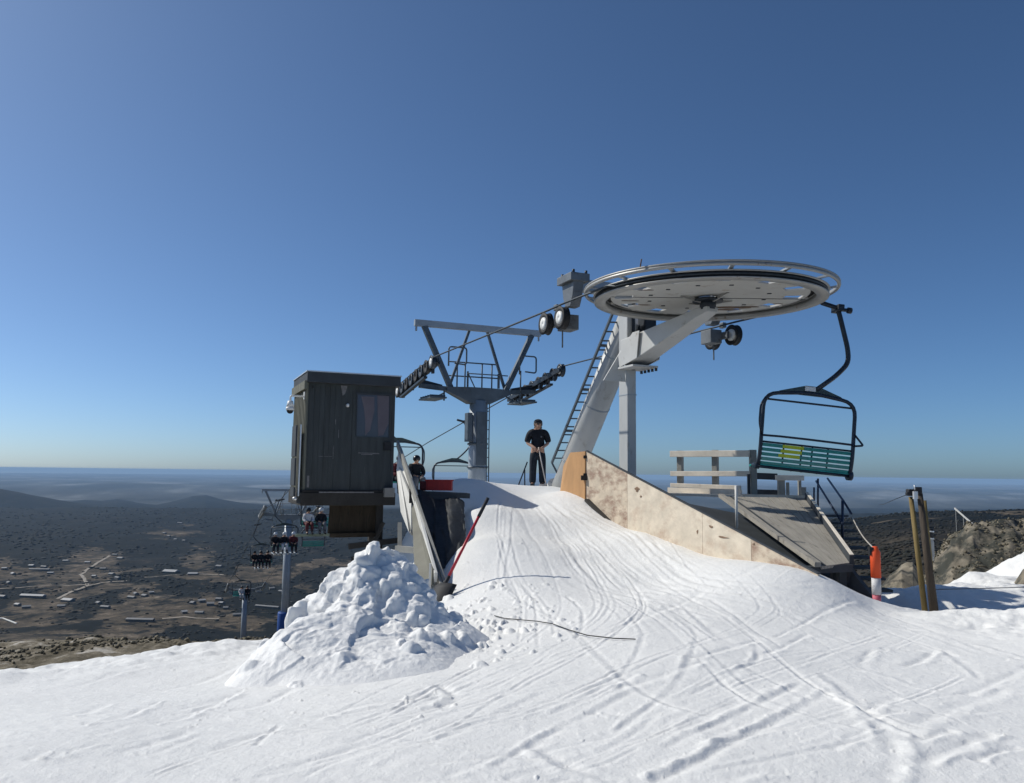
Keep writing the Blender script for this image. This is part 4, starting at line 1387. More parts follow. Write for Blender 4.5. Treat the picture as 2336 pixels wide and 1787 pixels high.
for s in (-1, 1):
    bo.tube([(s * .125, .05, .05), (s * .135, -.05, .05), (s * .15, -.17, .042)], [.055, .058, .045], 10)
    bo.cyl((s * .125, .02, .0), (s * .127, .02, .16), .06, .06, 10)
body_part('boots', add_geo(bpy.data.meshes.new('o'), bo), M_BOOT, man)
pole_top = Vector((mfoot.x + .01, mfoot.y - .315, mz + 1.02))
pole_bot = P(1246, 1113, 20.05)
pole_bot.z = float(snow_base(np.array([pole_bot.x]), np.array([pole_bot.y]))[0]) + .02
pl_ = MB().cyl(pole_top, pole_bot, .016, seg=8)
pl_.box(pole_bot + Vector((0, -.02, .0)), .36, .05, .05)
tag(pl_.build('snow_rake', mat('pale_pole', (0.50, 0.46, 0.44), .5, 0, .1, 6)), 'pale handled snow rake held by the attendant in black', 'rake')

# ---- seated riders. Local +y is the way they face; z = 0 is the seat.
JS = {'pelvis': ((0, .05, .12), (.16, .12)), 'belly': ((0, .02, .28), (.155, .12)), 'chest': ((0, .02, .46), (.175, .12)), 'collar': ((0, .03, .58), (.12, .085)), 'neck': ((0, .045, .65), .058),
      'jaw': ((0, .085, .70), .076), 'skull': ((0, .07, .79), .10), 'crown': ((0, .06, .85), .07), 'nose': ((0, .185, .74), .016)}
BS = [('pelvis', 'belly'), ('belly', 'chest'), ('chest', 'collar'), ('collar', 'neck'), ('neck', 'jaw'), ('jaw', 'skull'), ('skull', 'crown'), ('jaw', 'nose')]
for s, f in (('l', -1), ('r', 1)):
    JS.update({s + 'hip': ((f * .10, .12, .09), .10), s + 'knee': ((f * .13, .50, .10), .075), s + 'ank': ((f * .13, .54, -.32), .05), s + 'toe': ((f * .14, .72, -.38), .045),
               s + 'sh': ((f * .19, .03, .55), .075), s + 'el': ((f * .26, .08, .29), .052), s + 'wr': ((f * .15, .30, .20), .036), s + 'palm': ((f * .10, .37, .19), (.04, .025))})
    BS += [('pelvis', s + 'hip'), (s + 'hip', s + 'knee'), (s + 'knee', s + 'ank'), (s + 'ank', s + 'toe'), ('collar', s + 'sh'), (s + 'sh', s + 'el'), (s + 'el', s + 'wr'), (s + 'wr', s + 'palm')]
rb_me = skin_mesh(JS, BS, 'pelvis', 1)
fm = MB()
for f in (-1, 1):
    hand(fm, Vector((f * .10, .38, .19)), Vector((-f * .3, .8, -.3)), Vector((f * -.9, -.2, 0)).normalized())
add_geo(rb_me, fm)
up = {k: (JS[k][0], tuple(x + .035 for x in JS[k][1]) if isinstance(JS[k][1], tuple) else JS[k][1] + .03) for k in ('pelvis', 'belly', 'chest', 'collar', 'lsh', 'lel', 'lwr', 'rsh', 'rel', 'rwr')}
jk_me = skin_mesh(up, [b for b in BS if b[0] in up and b[1] in up], 'pelvis', 1)
lo_ = {k: (JS[k][0], tuple(x + .03 for x in JS[k][1]) if isinstance(JS[k][1], tuple) else JS[k][1] + .028) for k in ('pelvis', 'lhip', 'lknee', 'lank', 'rhip', 'rknee', 'rank')}
tr_me = skin_mesh(lo_, [b for b in BS if b[0] in lo_ and b[1] in lo_], 'pelvis', 1)
hl_me = add_geo(bpy.data.meshes.new('hl'), MB().sphere((0, .05, .80), .135, .15, .125, 14, 9))
bt_mb = MB()
for f in (-1, 1):
    bt_mb.tube([(f * .13, .50, -.36), (f * .135, .60, -.38), (f * .14, .76, -.39)], [.065, .065, .05], 8)
    bt_mb.cyl((f * .13, .54, -.40), (f * .13, .54, -.16), .07, .065, 10)
bo_me = add_geo(bpy.data.meshes.new('bo'), bt_mb)
for me_, nm in ((rb_me, 'b'), (jk_me, 'j'), (tr_me, 't'), (hl_me, 'h'), (bo_me, 'o')):
    me_.name = nm
def rider(chair_o, x, label, jacket, trousers, helm, group='riders on the chairlift'):
    loc = chair_o.location + Matrix.Rotation(chair_o.rotation_euler.z, 3, 'Z') @ Vector((CXF + x, .12, -3.02))
    r = person_root(label, loc, chair_o.rotation_euler.z, group)
    for nm, me_, m in (('body', rb_me, M_SKIN), ('jacket', jk_me, jacket), ('trousers', tr_me, trousers), ('helmet', hl_me, helm), ('boots', bo_me, M_BOOT)):
        body_part(nm, me_.copy(), m, r)
    return r
M_SKI = mat('pale_ski_base', (0.50, 0.53, 0.55), .35, 0, .1, 3)
M_BOARD = mat('pale_green_board', (0.26, 0.36, 0.34), .35, 0, .1, 3)
def gear(chair_o, x, kind, label):
    t = Matrix.Translation(chair_o.location) @ Matrix.Rotation(chair_o.rotation_euler.z, 4, 'Z')
    mb = MB()
    if kind == 'skis':
        for f in (-1, 1):
            c = [Vector((CXF + x + f * .14, y, z)) for y, z in ((-.35, -3.50), (.5, -3.49), (1.25, -3.48), (1.42, -3.41))]
            for a, b in zip(c[:-1], c[1:]):
                mb.beam(a, b, .10, .02)
    else:
        mb.prism([Vector((CXF + x + a, .66 + b, -3.50)) for a, b in ((-.72, -.08), (-.62, -.15), (0, -.12), (.62, -.15), (.72, -.08), (.72, .08), (.62, .15), (0, .12), (-.62, .15), (-.72, .08))], Vector((0, 0, .02)))
    o = mb.build(kind if kind == 'skis' else 'snowboard', M_SKI if kind == 'skis' else M_BOARD)
    o.matrix_world = t
    if kind != 'skis':
        o.matrix_world = t @ Matrix.Translation((CXF + x, .66, -3.50)) @ Matrix.Rotation(math.radians(35), 4, 'X') @ Matrix.Translation((-CXF - x, -.66, 3.50))
    tag(o, label, 'skis' if kind == 'skis' else 'snowboard', 'skis and boards of the chair riders')
rider(CH['E'], -.60, 'rider all in black seated on the chair behind the hut', M_BLACKCLOTH, M_GREYCLOTH, M_HELMDK)
rider(CH['E'], .0, 'rider beside the one in black, mostly behind the white barrier', M_REDCLOTH, M_BLACKCLOTH, M_HELMDK)
rider(CH['G'], .50, 'rider in pale jacket on the chair under the hut floor', M_PALECLOTH, M_REDCLOTH, M_HELMDK)
rider(CH['G'], -.15, 'rider in black jacket on the chair under the hut floor', M_BLACKCLOTH, M_GREYCLOTH, M_HELMET)
gear(CH['G'], .5, 'snowboard', 'pale snowboard under the rider in the pale jacket')
gear(CH['G'], -.15, 'snowboard', 'pale snowboard under the rider in the black jacket')
rider(CH['A'], -.58, 'right-hand rider of three in front of the padded tower, dark red jacket', M_REDCLOTH, M_BLACKCLOTH, M_HELMET)
rider(CH['A'], .02, 'middle rider of three, white helmet and pale trousers', M_BLACKCLOTH, M_PALECLOTH, M_HELMET)
rider(CH['A'], .60, 'left-hand rider of three, black jacket and black trousers', M_BLACKCLOTH, M_NAVYCLOTH, M_HELMET)
for x, s in ((-.58, 'right-hand'), (.02, 'middle'), (.60, 'left-hand')):
    gear(CH['A'], x, 'skis', 'pale skis on the %s rider of the three by the padded tower' % s)
rider(CH['B'], -.5, 'right-hand dark rider on the chair left of the padded tower', M_BLACKCLOTH, M_BLACKCLOTH, M_HELMDK)
rider(CH['B'], .05, 'middle dark rider on the chair left of the padded tower', M_NAVYCLOTH, M_BLACKCLOTH, M_HELMDK)
rider(CH['B'], .55, 'left-hand dark rider on the chair left of the padded tower', M_BLACKCLOTH, M_NAVYCLOTH, M_HELMDK)
gear(CH['B'], -.3, 'skis', 'skis at the right of the chair left of the padded tower')
gear(CH['B'], .4, 'skis', 'skis at the left of the chair left of the padded tower')
rider(CH['C'], .0, 'rider in pale clothes on the lowest chair in view', M_PALECLOTH, M_PALECLOTH, M_HELMDK)
rider(CH['C'], -.55, 'rider in black on the lowest chair in view', M_BLACKCLOTH, M_BLACKCLOTH, M_HELMDK)
# ------------------------------------------------------------------ the operator's hut
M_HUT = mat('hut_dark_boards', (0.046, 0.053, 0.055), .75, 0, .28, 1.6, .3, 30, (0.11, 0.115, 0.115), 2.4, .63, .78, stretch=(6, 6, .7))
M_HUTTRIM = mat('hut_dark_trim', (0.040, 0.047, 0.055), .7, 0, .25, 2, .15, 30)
M_HUTSIDE = mat('hut_sunlit_side_boards', (0.15, 0.15, 0.12), .8, 0, .25, 1.6, .3, 30, (0.06, 0.06, 0.05), 3, .58, .7, stretch=(6, 6, .8))  # paler copy of the front boards; sunlight on the side is painted in
M_FLOORBM = mat('hut_dark_beam', (0.032, 0.030, 0.028), .85, 0, .3, 2, .3, 30, (0.02, 0.02, 0.02), 4, .55, .7)
M_GLASS = mat('dark_window_glass', (0.05, 0.046, 0.06), .12, 0, .1, 2, spec=.6)
M_REFLECTION = mat('mauve_reflection', (0.125, 0.110, 0.130), .7, 0, .12, 5)  # colour of the reflection painted on the window
M_SCUFF = mat('scuffed_paint', (0.17, 0.165, 0.17), .8, 0, .3, 20)
M_ALU = mat('bright_metal', (0.62, 0.63, 0.64), .35, .5, .06, 6)
HC = PZ(699, 17.0, 0)
HK = 1.133                                      # the hut's unit of measure, metres
X_, Y_ = Q * HK, U * HK                     # along the front to the right, and back into the hut
W_, D_ = 1.72, 1.55
zb, zt = -.36, 1.68
hw = lambda a, b, z: Vector((HC.x, HC.y, 0)) + X_ * a + Y_ * b + Vector((0, 0, z * HK))
class HMB(MB):
    def box(self, c, sx, sy, sz, X=Vector((1, 0, 0)), Y=Vector((0, 1, 0)), Z=ZUP):
        return MB.box(self, c, sx, sy, sz, X, Y, Z * HK)
hut = thing('operator_hut', 'dark timber operator hut with an overhanging flat roof on a raised floor', 'hut', hw(W_ / 2, D_ / 2, -.65))
wl_ = HMB()
wl_.box(hw(.29, .02, (zb + zt) / 2), .56, .04, zt - zb, X_, Y_)
for k in range(6):
    wl_.box(hw(.05 + .098 * k, -.004, (zb + zt) / 2), .012, .012, zt - zb - .02, X_, Y_)
wl_.box(hw(.72, .02, (zb + zt) / 2), .30, .04, zt - zb, X_, Y_)
wl_.box(hw(1.69, .02, (zb + zt) / 2), .06, .05, zt - zb, X_, Y_)
wl_.box(hw(1.265, .02, zt - .06), .80, .04, .12, X_, Y_)
wl_.box(hw(W_ / 2, D_ - .02, (zb + zt) / 2), W_, .04, zt - zb, X_, Y_)
wl_.box(hw(W_ - .02, D_ / 2, (zb + zt) / 2), .04, D_ - .1, zt - zb, X_, Y_)
wl_.build('wall', M_HUT, hut)
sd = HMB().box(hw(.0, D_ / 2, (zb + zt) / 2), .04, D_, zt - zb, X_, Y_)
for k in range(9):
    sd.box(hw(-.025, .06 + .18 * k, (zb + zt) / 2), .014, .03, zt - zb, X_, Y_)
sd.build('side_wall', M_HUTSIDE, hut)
rf = HMB().box(hw(W_ / 2 + .015, D_ / 2 - .03, zt + .10), W_ + .10, D_ + .26, .20, X_, Y_)
rf_o = rf.build('roof', M_HUTTRIM, hut, bevel=.008)
sub('roof_capping', HMB().box(hw(W_ / 2 + .015, D_ / 2 - .03, zt + .21), W_ + .13, D_ + .29, .022, X_, Y_), M_ALU, rf_o, hut)
sub('eave_board', HMB().box(hw(-.05, D_ / 2 - .02, zt - .05), .05, D_ + .18, .16, X_, Y_), M_HUTSIDE, rf_o, hut)
fl = HMB().box(hw(W_ / 2 - .01, D_ / 2 - .02, -.53), W_ + .10, D_ + .10, .24, X_, Y_)
fl.box(hw(W_ / 2 - .01, D_ / 2 - .02, -.385), W_ + .04, D_ + .04, .05, X_, Y_)
flo = fl.build('floor_frame', M_FLOORBM, hut, bevel=.01)
sub('sill_strip', HMB().box(hw(.80, -.075, -.40), 1.05, .012, .025, X_, Y_), M_SCUFF, flo, hut)
dr = HMB().box(hw(1.265, .03, (zb + zt) / 2 - .30), .78, .035, zt - zb - .62 + .44, X_, Y_)
dr = HMB()
zs0, zs1 = .68, 1.52
dr.box(hw(1.265, .015, (zb + zs0) / 2), .78, .04, zs0 - zb, X_, Y_)
dr.box(hw(.915, .015, (zs0 + zs1) / 2), .08, .04, zs1 - zs0, X_, Y_)
dr.box(hw(1.635, .015, (zs0 + zs1) / 2), .04, .04, zs1 - zs0, X_, Y_)
dr.box(hw(1.265, .015, zs1 + .02), .78, .04, .04, X_, Y_)
door = dr.build('door', M_HUT, hut, bevel=.004)
sub('window_pane', HMB().box(hw(1.285, .022, (zs0 + zs1) / 2), .66, .012, zs1 - zs0, X_, Y_), M_GLASS, door, hut)
sub('window_frame', HMB().box(hw(1.285, -.012, zs1 + .005), .70, .02, .035, X_, Y_).box(hw(.955, -.012, (zs0 + zs1) / 2), .02, .016, zs1 - zs0, X_, Y_), M_HUTTRIM, door, hut)
cu = HMB().prism([hw(1.04, .012, 1.47), hw(1.30, .012, 1.47), hw(1.31, .012, 1.2), hw(1.24, .012, .82), hw(1.14, .012, .70), hw(1.13, .012, 1.05), hw(1.09, .012, 1.28)], Y_ * .003)  # flat panels on the pane, painted to stand for its reflection
cu.prism([hw(1.36, .012, 1.5), hw(1.60, .012, 1.5), hw(1.60, .012, .95), hw(1.50, .012, .72), hw(1.40, .012, .70)], Y_ * .003)
sub_each('pane_reflection', cu, M_REFLECTION, door, hut)
sf = HMB()
sf.box(hw(1.21, -.009, .36), .40, .006, .014, X_, Y_).box(hw(1.18, -.009, .335), .22, .006, .016, X_, Y_).box(hw(1.36, -.009, .35), .14, .006, .012, X_, Y_)
sub_each('door_scuff', sf, M_SCUFF, door, hut)
sf = HMB()
sf.box(hw(.38, -.005, .28), .26, .006, .008, X_, Y_).box(hw(.53, -.005, .36), .010, .006, .26, X_, Y_).box(hw(.55, -.005, .95), .02, .006, .10, X_, Y_).box(hw(.62, -.005, .72), .010, .006, .16, X_, Y_)
sf.prism([hw(.63, -.004, 1.66), hw(.76, -.004, 1.66), hw(.72, -.004, 1.50), hw(.67, -.004, 1.46)], Y_ * -.004)
sf.box(hw(.07, -.005, -.20), .05, .006, .22, X_, Y_)
sf.build_each('paint_scuff', M_SCUFF, hut)
HMB().cyl(hw(.77, -.0, 1.275), hw(.77, -.05, 1.275), .036, seg=14).sphere(hw(.77, -.05, 1.275), .036, .036, .042).build('white_lamp', M_WHITETAG, hut)
HMB().box(hw(.10, -.008, 1.60), .02, .02, .05, X_, Y_).box(hw(1.58, -.03, .50), .14, .04, .16, X_, Y_).build_each('door_latch', M_RUBBER, hut)
cm = HMB().tube(fillet([hw(-.02, .12, 1.42), hw(-.30, .06, 1.42), hw(-.30, .06, 1.30)], .05, 4), .022, 8).box(hw(-.03, .12, 1.44), .03, .10, .14, X_, Y_)
cam_o = cm.build('security_camera', M_WHITETAG, hut)
sub('camera_housing', HMB().cyl(hw(-.30, .06, 1.32), hw(-.30, .06, 1.20), .055, .085, 16).cyl(hw(-.30, .06, 1.20), hw(-.30, .06, 1.14), .088, .088, 16), M_WHITETAG, cam_o, hut)
sub('camera_dome', HMB().sphere(hw(-.30, .06, 1.14), .075, .075, .075), M_RUBBER, cam_o, hut)
sh_ = HMB()
for a, z0, z1 in ((-.16, .27, .86), (-.16, -.28, .24), (-.16, -.48, -.31)):
    sh_.box(hw(a, .30, (z0 + z1) / 2), .035, .5, z1 - z0, X_, Y_)
sh_.box(hw(-.10, .05, .2), .02, .02, 1.35, X_, Y_)
sh_.build_each('side_shutter', M_HUTTRIM, hut)
HMB().box(hw(-.09, .03, .2), .025, .025, 1.35, X_, Y_).sphere(hw(-.16, -.02, -.52), .05, .05, .04).build('side_rail', M_ALU, hut)
HMB().box(hw(W_ - .10, -.10, -.40), .20, .12, .18, X_, Y_).build('junction_box', mat('grey_box', (0.26, 0.25, 0.23), .6), hut, bevel=.01)
sp2 = HMB()
for k in range(9):                                # short dark boards hung under the floor
    a = .66 + .118 * k
    sp2.beam(hw(a, .5 + .006 * (k % 2), -.62), hw(a * .97 - .01, .5 + .006 * (k % 2), -1.22 - .02 * (k % 3)), .145, .03, up=Y_)
sp2.box(hw(1.12, .54, -.92), 1.05, .03, .58, X_, Y_)
sp2.box(hw(1.1, .42, -1.25), 1.0, .10, .08, X_, Y_)
sp2.build('skirt_boards', mat('rotten_brown_boards', (0.036, 0.027, 0.018), .9, 0, .4, 2, .4, 25, (0.02, 0.018, 0.012), 4, .5, .65, stretch=(5, 5, 1)), hut)
st = HMB()
for a, b in ((1.58, .5), (1.66, 1.4)):
    st.box(hw(a, b, -1.55), .14, .14, 1.85, X_, Y_)
st.build_each('stilt', M_FLOORBM, hut)
st = HMB()
st.beam(hw(.95, .3, -1.46), hw(1.95, .3, -1.36), .10, .12)
st.beam(hw(1.0, .25, -1.70), hw(1.95, .25, -1.66), .12, .10)
st.beam(hw(1.6, .2, -1.0), hw(1.45, .3, -1.42), .07, .07)
st.build_each('brace', M_FLOORBM, hut)

# ------------------------------------------------------------------ the white barrier beside the steps
M_BARW = mat('white_barrier_paint', (0.62, 0.61, 0.57), .6, 0, .08, 2, .1, 30, (0.36, 0.34, 0.30), 5, .62, .75)
M_BARG = mat('grey_barrier_timber', (0.27, 0.265, 0.24), .75, 0, .2, 2, .2, 25, (0.13, 0.12, 0.11), 5, .6, .7)
M_BARO = mat('olive_grey_board', (0.16, 0.155, 0.125), .8, 0, .2, 2, .2, 25)
bar = thing('barrier', 'white and grey plank barrier sloping down from the hut to the shovel', 'barrier', PZ(985, 11.8, -1.6))
MB().beam(P(907, 1012, 16.9), P(1014, 1335, 11.55), .05, .14).build('top_rail', M_BARG, bar, bevel=.008)
MB().beam(P(922, 1058, 16.6), P(1006, 1338, 11.5), .045, .12).build('middle_rail', M_BARG, bar, bevel=.008)
MB().prism([P(909, 1018, 16.7), P(913, 1022, 16.7), P(950, 1128, 15.2), P(942, 1142, 15.1), P(905, 1068, 16.2)], Vector((.03, .02, 0))).build('white_panel', M_BARW, bar)
MB().prism([P(904, 1070, 16.1), P(910, 1066, 16.1), P(938, 1140, 15.0), P(938, 1222, 14.4), P(933, 1215, 14.4), P(914, 1168, 15.2)], Vector((.03, .02, 0))).build('lower_white_panel', M_BARW, bar)
MB().beam(P(941, 1120, 14.9), P(994, 1318, 11.55), .05, .15).build('lower_rail', M_BARW, bar, bevel=.008)
MB().prism([P(939, 1160, 14.5), P(945, 1150, 14.5), P(986, 1300, 11.6), P(984, 1335, 11.5), P(956, 1335, 11.9), P(945, 1290, 12.4)], Vector((.03, .02, 0))).build('olive_panel', M_BARO, bar)
MB().box(P(981, 1318, 11.45), .03, .03, .40).box(P(1014, 1345, 11.4), .025, .03, .22).build_each('post', M_BARW, bar)
MB().box(P(938, 1132, 14.85), .07, .05, .26).build('dark_clamp', M_RUBBER, bar)
MB().beam(P(912, 1195, 13.9), P(912, 1250, 13.5), .07, .07).beam(P(905, 1252, 13.3), P(950, 1256, 13.0), .08, .10).beam(P(923, 1290, 12.6), P(935, 1350, 12.2), .08, .10).build_each('prop', M_BARG, bar)

# dark cover draped over the side of the ramp, below the platform edge; the hut's shadow is put into its colour
NN = 40
tp0, tp1, bt0, bt1 = P(935, 1118, 15.6), P(1052, 1143, 15.6), P(962, 1320, 12.1), P(1040, 1290, 12.6)
Vt = np.zeros((NN, NN, 3))
for i in range(NN):
    for j in range(NN):
        a, b = i / (NN - 1), j / (NN - 1)
        right = tp1.lerp(bt1, a) + Vector((.16 * math.sin(math.pi * a), 0, 0))
        p = tp0.lerp(bt0, a).lerp(right, b)
        w = .09 * float(fbm(np.array([b * 7.]), np.array([a * 2.2]), 3, 5)[0]) + .03 * float(fbm(np.array([b * 22.]), np.array([a * 22.]), 2, 6)[0])
        Vt[i, j] = p + Vector((-w, -w * .8, w * .4)) + Vector((0, 0, .05 * math.sin(b * 9 + a * 3)))
cov = link('tarpaulin', grid_mesh('tarpaulin', Vt, mat('shadowed_tarpaulin', (0.014, 0.018, 0.023), .7, 0, .35, 2, .5, 12, (0.026, 0.032, 0.04), 3, .55, .75), NN, NN))
tag(cov, 'dark crumpled tarpaulin covering the left side of the snow ramp', 'tarpaulin')
ed = thing('platform_edge', 'dark plank edge of the unloading platform under the red crate', 'platform', P(985, 1140, 15.8))
MB().beam(P(925, 1125, 15.75), P(1068, 1131, 16.0), .5, .10).build('edge_plank', M_HUTTRIM, ed)
MB().beam(P(940, 1140, 15.5), P(1046, 1142, 15.8), .2, .16).build('bearer', M_HUTTRIM, ed)
cr0 = P(1002, 1119, 15.9)
cr = thing('crate', 'open red plastic crate at the platform edge behind the barrier', 'crate', cr0)
M_RED = mat('red_plastic', (0.33, 0.018, 0.018), .5, 0, .2, 6)
w_ = .50
cm_ = MB()
for sx, sy, lx, ly in ((0, -.16, w_, .02), (0, .16, w_, .02), (-w_ / 2, 0, .02, .30), (w_ / 2, 0, .02, .30)):
    cm_.box(cr0 + Vector((sx, sy, .10)), lx, ly, .20)
cm_.box(cr0 + Vector((0, 0, .01)), w_, .32, .02)
cm_.build('body', M_RED, cr, bevel=.006)
rb_ = MB().box(cr0 + Vector((0, -.165, .20)), w_ + .05, .03, .025).box(cr0 + Vector((0, .165, .20)), w_ + .05, .03, .025)
for k in range(5):
    rb_.box(cr0 + Vector((-.2 + .1 * k, -.175, .10)), .018, .014, .18)
rb_.build('rim', M_RED, cr)
MB().box(cr0 + Vector((-.30, -.05, .09)), .16, .22, .18).build('dark_bag', mat('dark_red_bag', (0.09, 0.012, 0.015), .7), cr, bevel=.03)

# ------------------------------------------------------------------ the shovel
S0, S1 = P(1113, 1137, 11.9), P(1014, 1335, 11.2)
sv = thing('snow_shovel', 'red handled snow shovel stuck in the heap, black blade down', 'shovel', S1)
dv = (S1 - S0).normalized()
MB().cyl(S0 + dv * .30, S1 - dv * .05, .021, seg=10).build('handle', mat('red_handle', (0.42, 0.02, 0.035), .35, 0, .1, 8), sv)
MB().cyl(S0, S0 + dv * .34, .026, seg=10).cyl(S1 - dv * .14, S1 + dv * .02, .028, seg=10).build_each('grip', M_RUBBER, sv)
sx = Vector((.80, -.45, .1)).normalized()
sy = dv
bl = MB()
pr_ = []
for i in range(7):
    for j in range(6):
        a, b = (i / 6 - .5), j / 5
        q = S1 + sx * (a * .36) + sy * (b * .34 - .02) + sx.cross(sy) * (-.06 * (1 - 4 * a * a) + .03)
        pr_.append(q)
bl.add(pr_, [(i * 6 + j, i * 6 + j + 1, (i + 1) * 6 + j + 1, (i + 1) * 6 + j) for i in range(6) for j in range(5)], True)
bl.build('blade', M_RUBBER, sv, solid=.012)

# cable lying on the snow
cb = [hit_snow(*q, 5, 16) + Vector((0, 0, .03)) for q in [(1128, 1411), (1150, 1417), (1180, 1420), (1225, 1424), (1260, 1430), (1300, 1445), (1340, 1457), (1400, 1464), (1450, 1466)]]
cq = []
for i in range(len(cb) - 1):
    for k in range(5):
        cq.append(cb[i].lerp(cb[i + 1], k / 5))
tag(MB().tube(cq + [cb[-1]], .0055, 6).build('cable', M_RUBBER), 'thin dark cable lying across the snow beside the heap', 'cable')

# small trestle behind the attendant
tz = P(1185, 1111, 21.6)
trs = thing('trestle', 'thin dark metal prop left of the attendant', 'trestle', tz)
MB().beam(P(1181, 1112, 21.6), P(1203, 1054, 21.6), .035, .035).beam(P(1197, 1112, 21.6), P(1197, 1072, 21.6), .035, .035).beam(P(1181, 1111, 21.6), P(1197, 1111, 21.6), .03, .03).build_each('leg', M_DARK, trs)

# ------------------------------------------------------------------ the plywood wall along the ramp
M_PLY = mat('whitewashed_plywood', (0.60, 0.525, 0.42), .8, 0, .16, 3.2, .15, 26, (0.42, 0.31, 0.23), 2.2, .50, .74, stretch=(1, 1, 1.6))
M_PLYW = mat('worn_brown_plywood', (0.55, 0.465, 0.36), .8, 0, .18, 3.2, .2, 26, (0.27, 0.18, 0.135), 2.6, .45, .64, stretch=(1, 1, 2.2))
M_PLYO = mat('bare_orange_plywood', (0.50, 0.28, 0.125), .65, 0, .14, 1.6, .1, 20, (0.40, 0.19, 0.07), 3, .6, .75, stretch=(3, 3, 1))
wallT = [P(1337, 1030, 16.5), P(1866, 1311, 10.3)]
pw = thing('plywood_wall', 'long whitewashed plywood wall sloping down the right of the snow ramp', 'wall', PZ(1560, 13.0, -1.3))
def wp(t, dz=0.0):
    """Top edge of the wall at fraction t of its plan length."""
    a, b = wallT
    p = a.lerp(b, t)
    p.z += dz
    return p
def bottom(p):
    z = float(snow_base(np.array([p.x]), np.array([p.y]))[0]) - .12
    return Vector((p.x, p.y, min(z, p.z - .05)))
wd = (wallT[1] - wallT[0]); wd.z = 0; wd.normalize()
wn_ = Vector((wd.y, -wd.x, 0))
if wn_.x > 0: wn_ = -wn_
cuts = [0, .26, .62, .80, 1.0]
for k in range(4):
    t0, t1 = cuts[k] + .0006, cuts[k + 1] - .0006
    n = 8
    tops = [wp(t0 + (t1 - t0) * i / n) for i in range(n + 1)]
    poly = tops + [bottom(p) for p in reversed(tops)]
    mb = MB()
    for i in range(n):
        a, b = tops[i], tops[i + 1]
        q = [bottom(a), bottom(b), b, a]
        mb.add(q + [v - wn_ * .03 for v in q], [(0, 1, 2, 3), (7, 6, 5, 4), (2, 6, 7, 3), (0, 4, 5, 1)] + ([(0, 3, 7, 4)] if i == 0 else []) + ([(1, 5, 6, 2)] if i == n - 1 else []))
    mb.build('panel', (M_PLYW, M_PLY, M_PLY, M_PLYW)[k], pw)
MB().beam(wp(0) - wn_ * .015 + Vector((0, 0, .012)), wp(1) - wn_ * .015 + Vector((0, 0, .012)), .05, .02).build('top_strip', M_HUTTRIM, pw)
e0, e1 = wp(0) , P(1293, 1030, 17.2)
e1.z = e0.z - .02
MB().prism([e0, e0.lerp(e1, .75), e1 + Vector((0, 0, -.28)) + (e1 - e0) * .12, Vector((e1.x - .12, e1.y + .1, bottom(e1).z)), Vector((e0.x, e0.y, bottom(e0).z))], (e1 - e0).normalized().cross(ZUP) * -.03).build('end_panel', M_PLYO, pw)
bl_ = MB()
for z in (-.10, -.47):
    bl_.box(wp(.01, z) + wn_ * .02 - wd * .06, .08, .05, .06)
bl_.build_each('hinge', M_RUBBER, pw)
MB().box(wp(0, -.55) + wn_ * .05, .12, .10, .10).beam(bottom(wp(.02)) + wn_ * .05 + Vector((0, 0, .16)), bottom(wp(.17)) + wn_ * .06 + Vector((0, 0, .10)), .10, .05).build_each('foot_board', M_FLOORBM, pw)
M_HOLE = mat('splintered_hole', (0.20, 0.13, 0.085), .9, 0, .4, 20)
hl = MB()
for t, dz, rx, rz in ((.315, -.20, .08, .035), (.335, -.29, .03, .015), (.655, -.14, .045, .022), (.70, -.20, .12, .012), (.60, -.34, .018, .035), (.81, -.05, .025, .015)):
    c = wp(t, dz) + wn_ * .003
    pts = [c + wd * (rx * math.cos(a) * (1 + .4 * math.sin(3 * a + t * 20))) + Vector((0, 0, rz * math.sin(a) * (1 + .4 * math.cos(2 * a + t * 30)))) for a in [2 * math.pi * i / 12 for i in range(12)]]
    hl.prism(pts, wn_ * .004)
hl.build_each('splintered_patch', M_HOLE, pw)
pp = P(1681, 1205, 12.9)
tag(MB().cyl(P(1681, 1206, 12.65), P(1679, 1108, 12.65), .022, seg=10).build('white_pole', M_BARW), 'thin white pole standing behind the plywood wall', 'pole')

# ------------------------------------------------------------------ the deck and its railing
M_DECK = mat('grey_deck_boards', (0.30, 0.28, 0.245), .85, 0, .2, 1.2, .3, 22, (0.11, 0.10, 0.085), 3, .58, .72, stretch=(6, 1, 1))
M_LAND = mat('pale_timber', (0.70, 0.635, 0.54), .8, 0, .15, 3.0, .15, 22, (0.40, 0.33, 0.26), 5, .62, .8)
dk = thing('timber_deck', 'grey sloping boarded deck beyond the plywood wall', 'deck', PZ(1780, 13, -1.9))
tl, tr_ = P(1650, 1133, 15.5), P(1836, 1136, 15.4)
bl0, br0 = P(1868, 1292, 11.0), P(1938, 1284, 11.3)
bl0 = P(1874, 1292, 11.1)
dm = MB()
nb = 9
up_ = (bl0 - tl).cross(tr_ - tl).normalized()
if up_.z < 0: up_ = -up_
for k in range(nb):
    a0, a1 = (k + .05) / nb, (k + .95) / nb
    q = [tl.lerp(tr_, a0), tl.lerp(tr_, a1), bl0.lerp(br0, a1), bl0.lerp(br0, a0)]
    dm.hexa([v - up_ * .045 for v in (q[3], q[2], q[1], q[0])] + [q[3], q[2], q[1], q[0]])
dm.build('boards', M_DECK, dk)
MB().beam(tl + up_ * .02 - Vector((.05, 0, 0)), bl0 + up_ * .02 - Vector((.05, 0, 0)), .09, .07).build('kerb_board', M_DECK, dk)
MB().beam(tl.lerp(tr_, .09) + up_ * .006, bl0.lerp(br0, .12) + up_ * .006, .03, .012).build('kerb_gap', M_HUTTRIM, dk)
s0, s1 = wp(.10, -.55) - wn_ * .08, wp(.97, -.50) - wn_ * .08
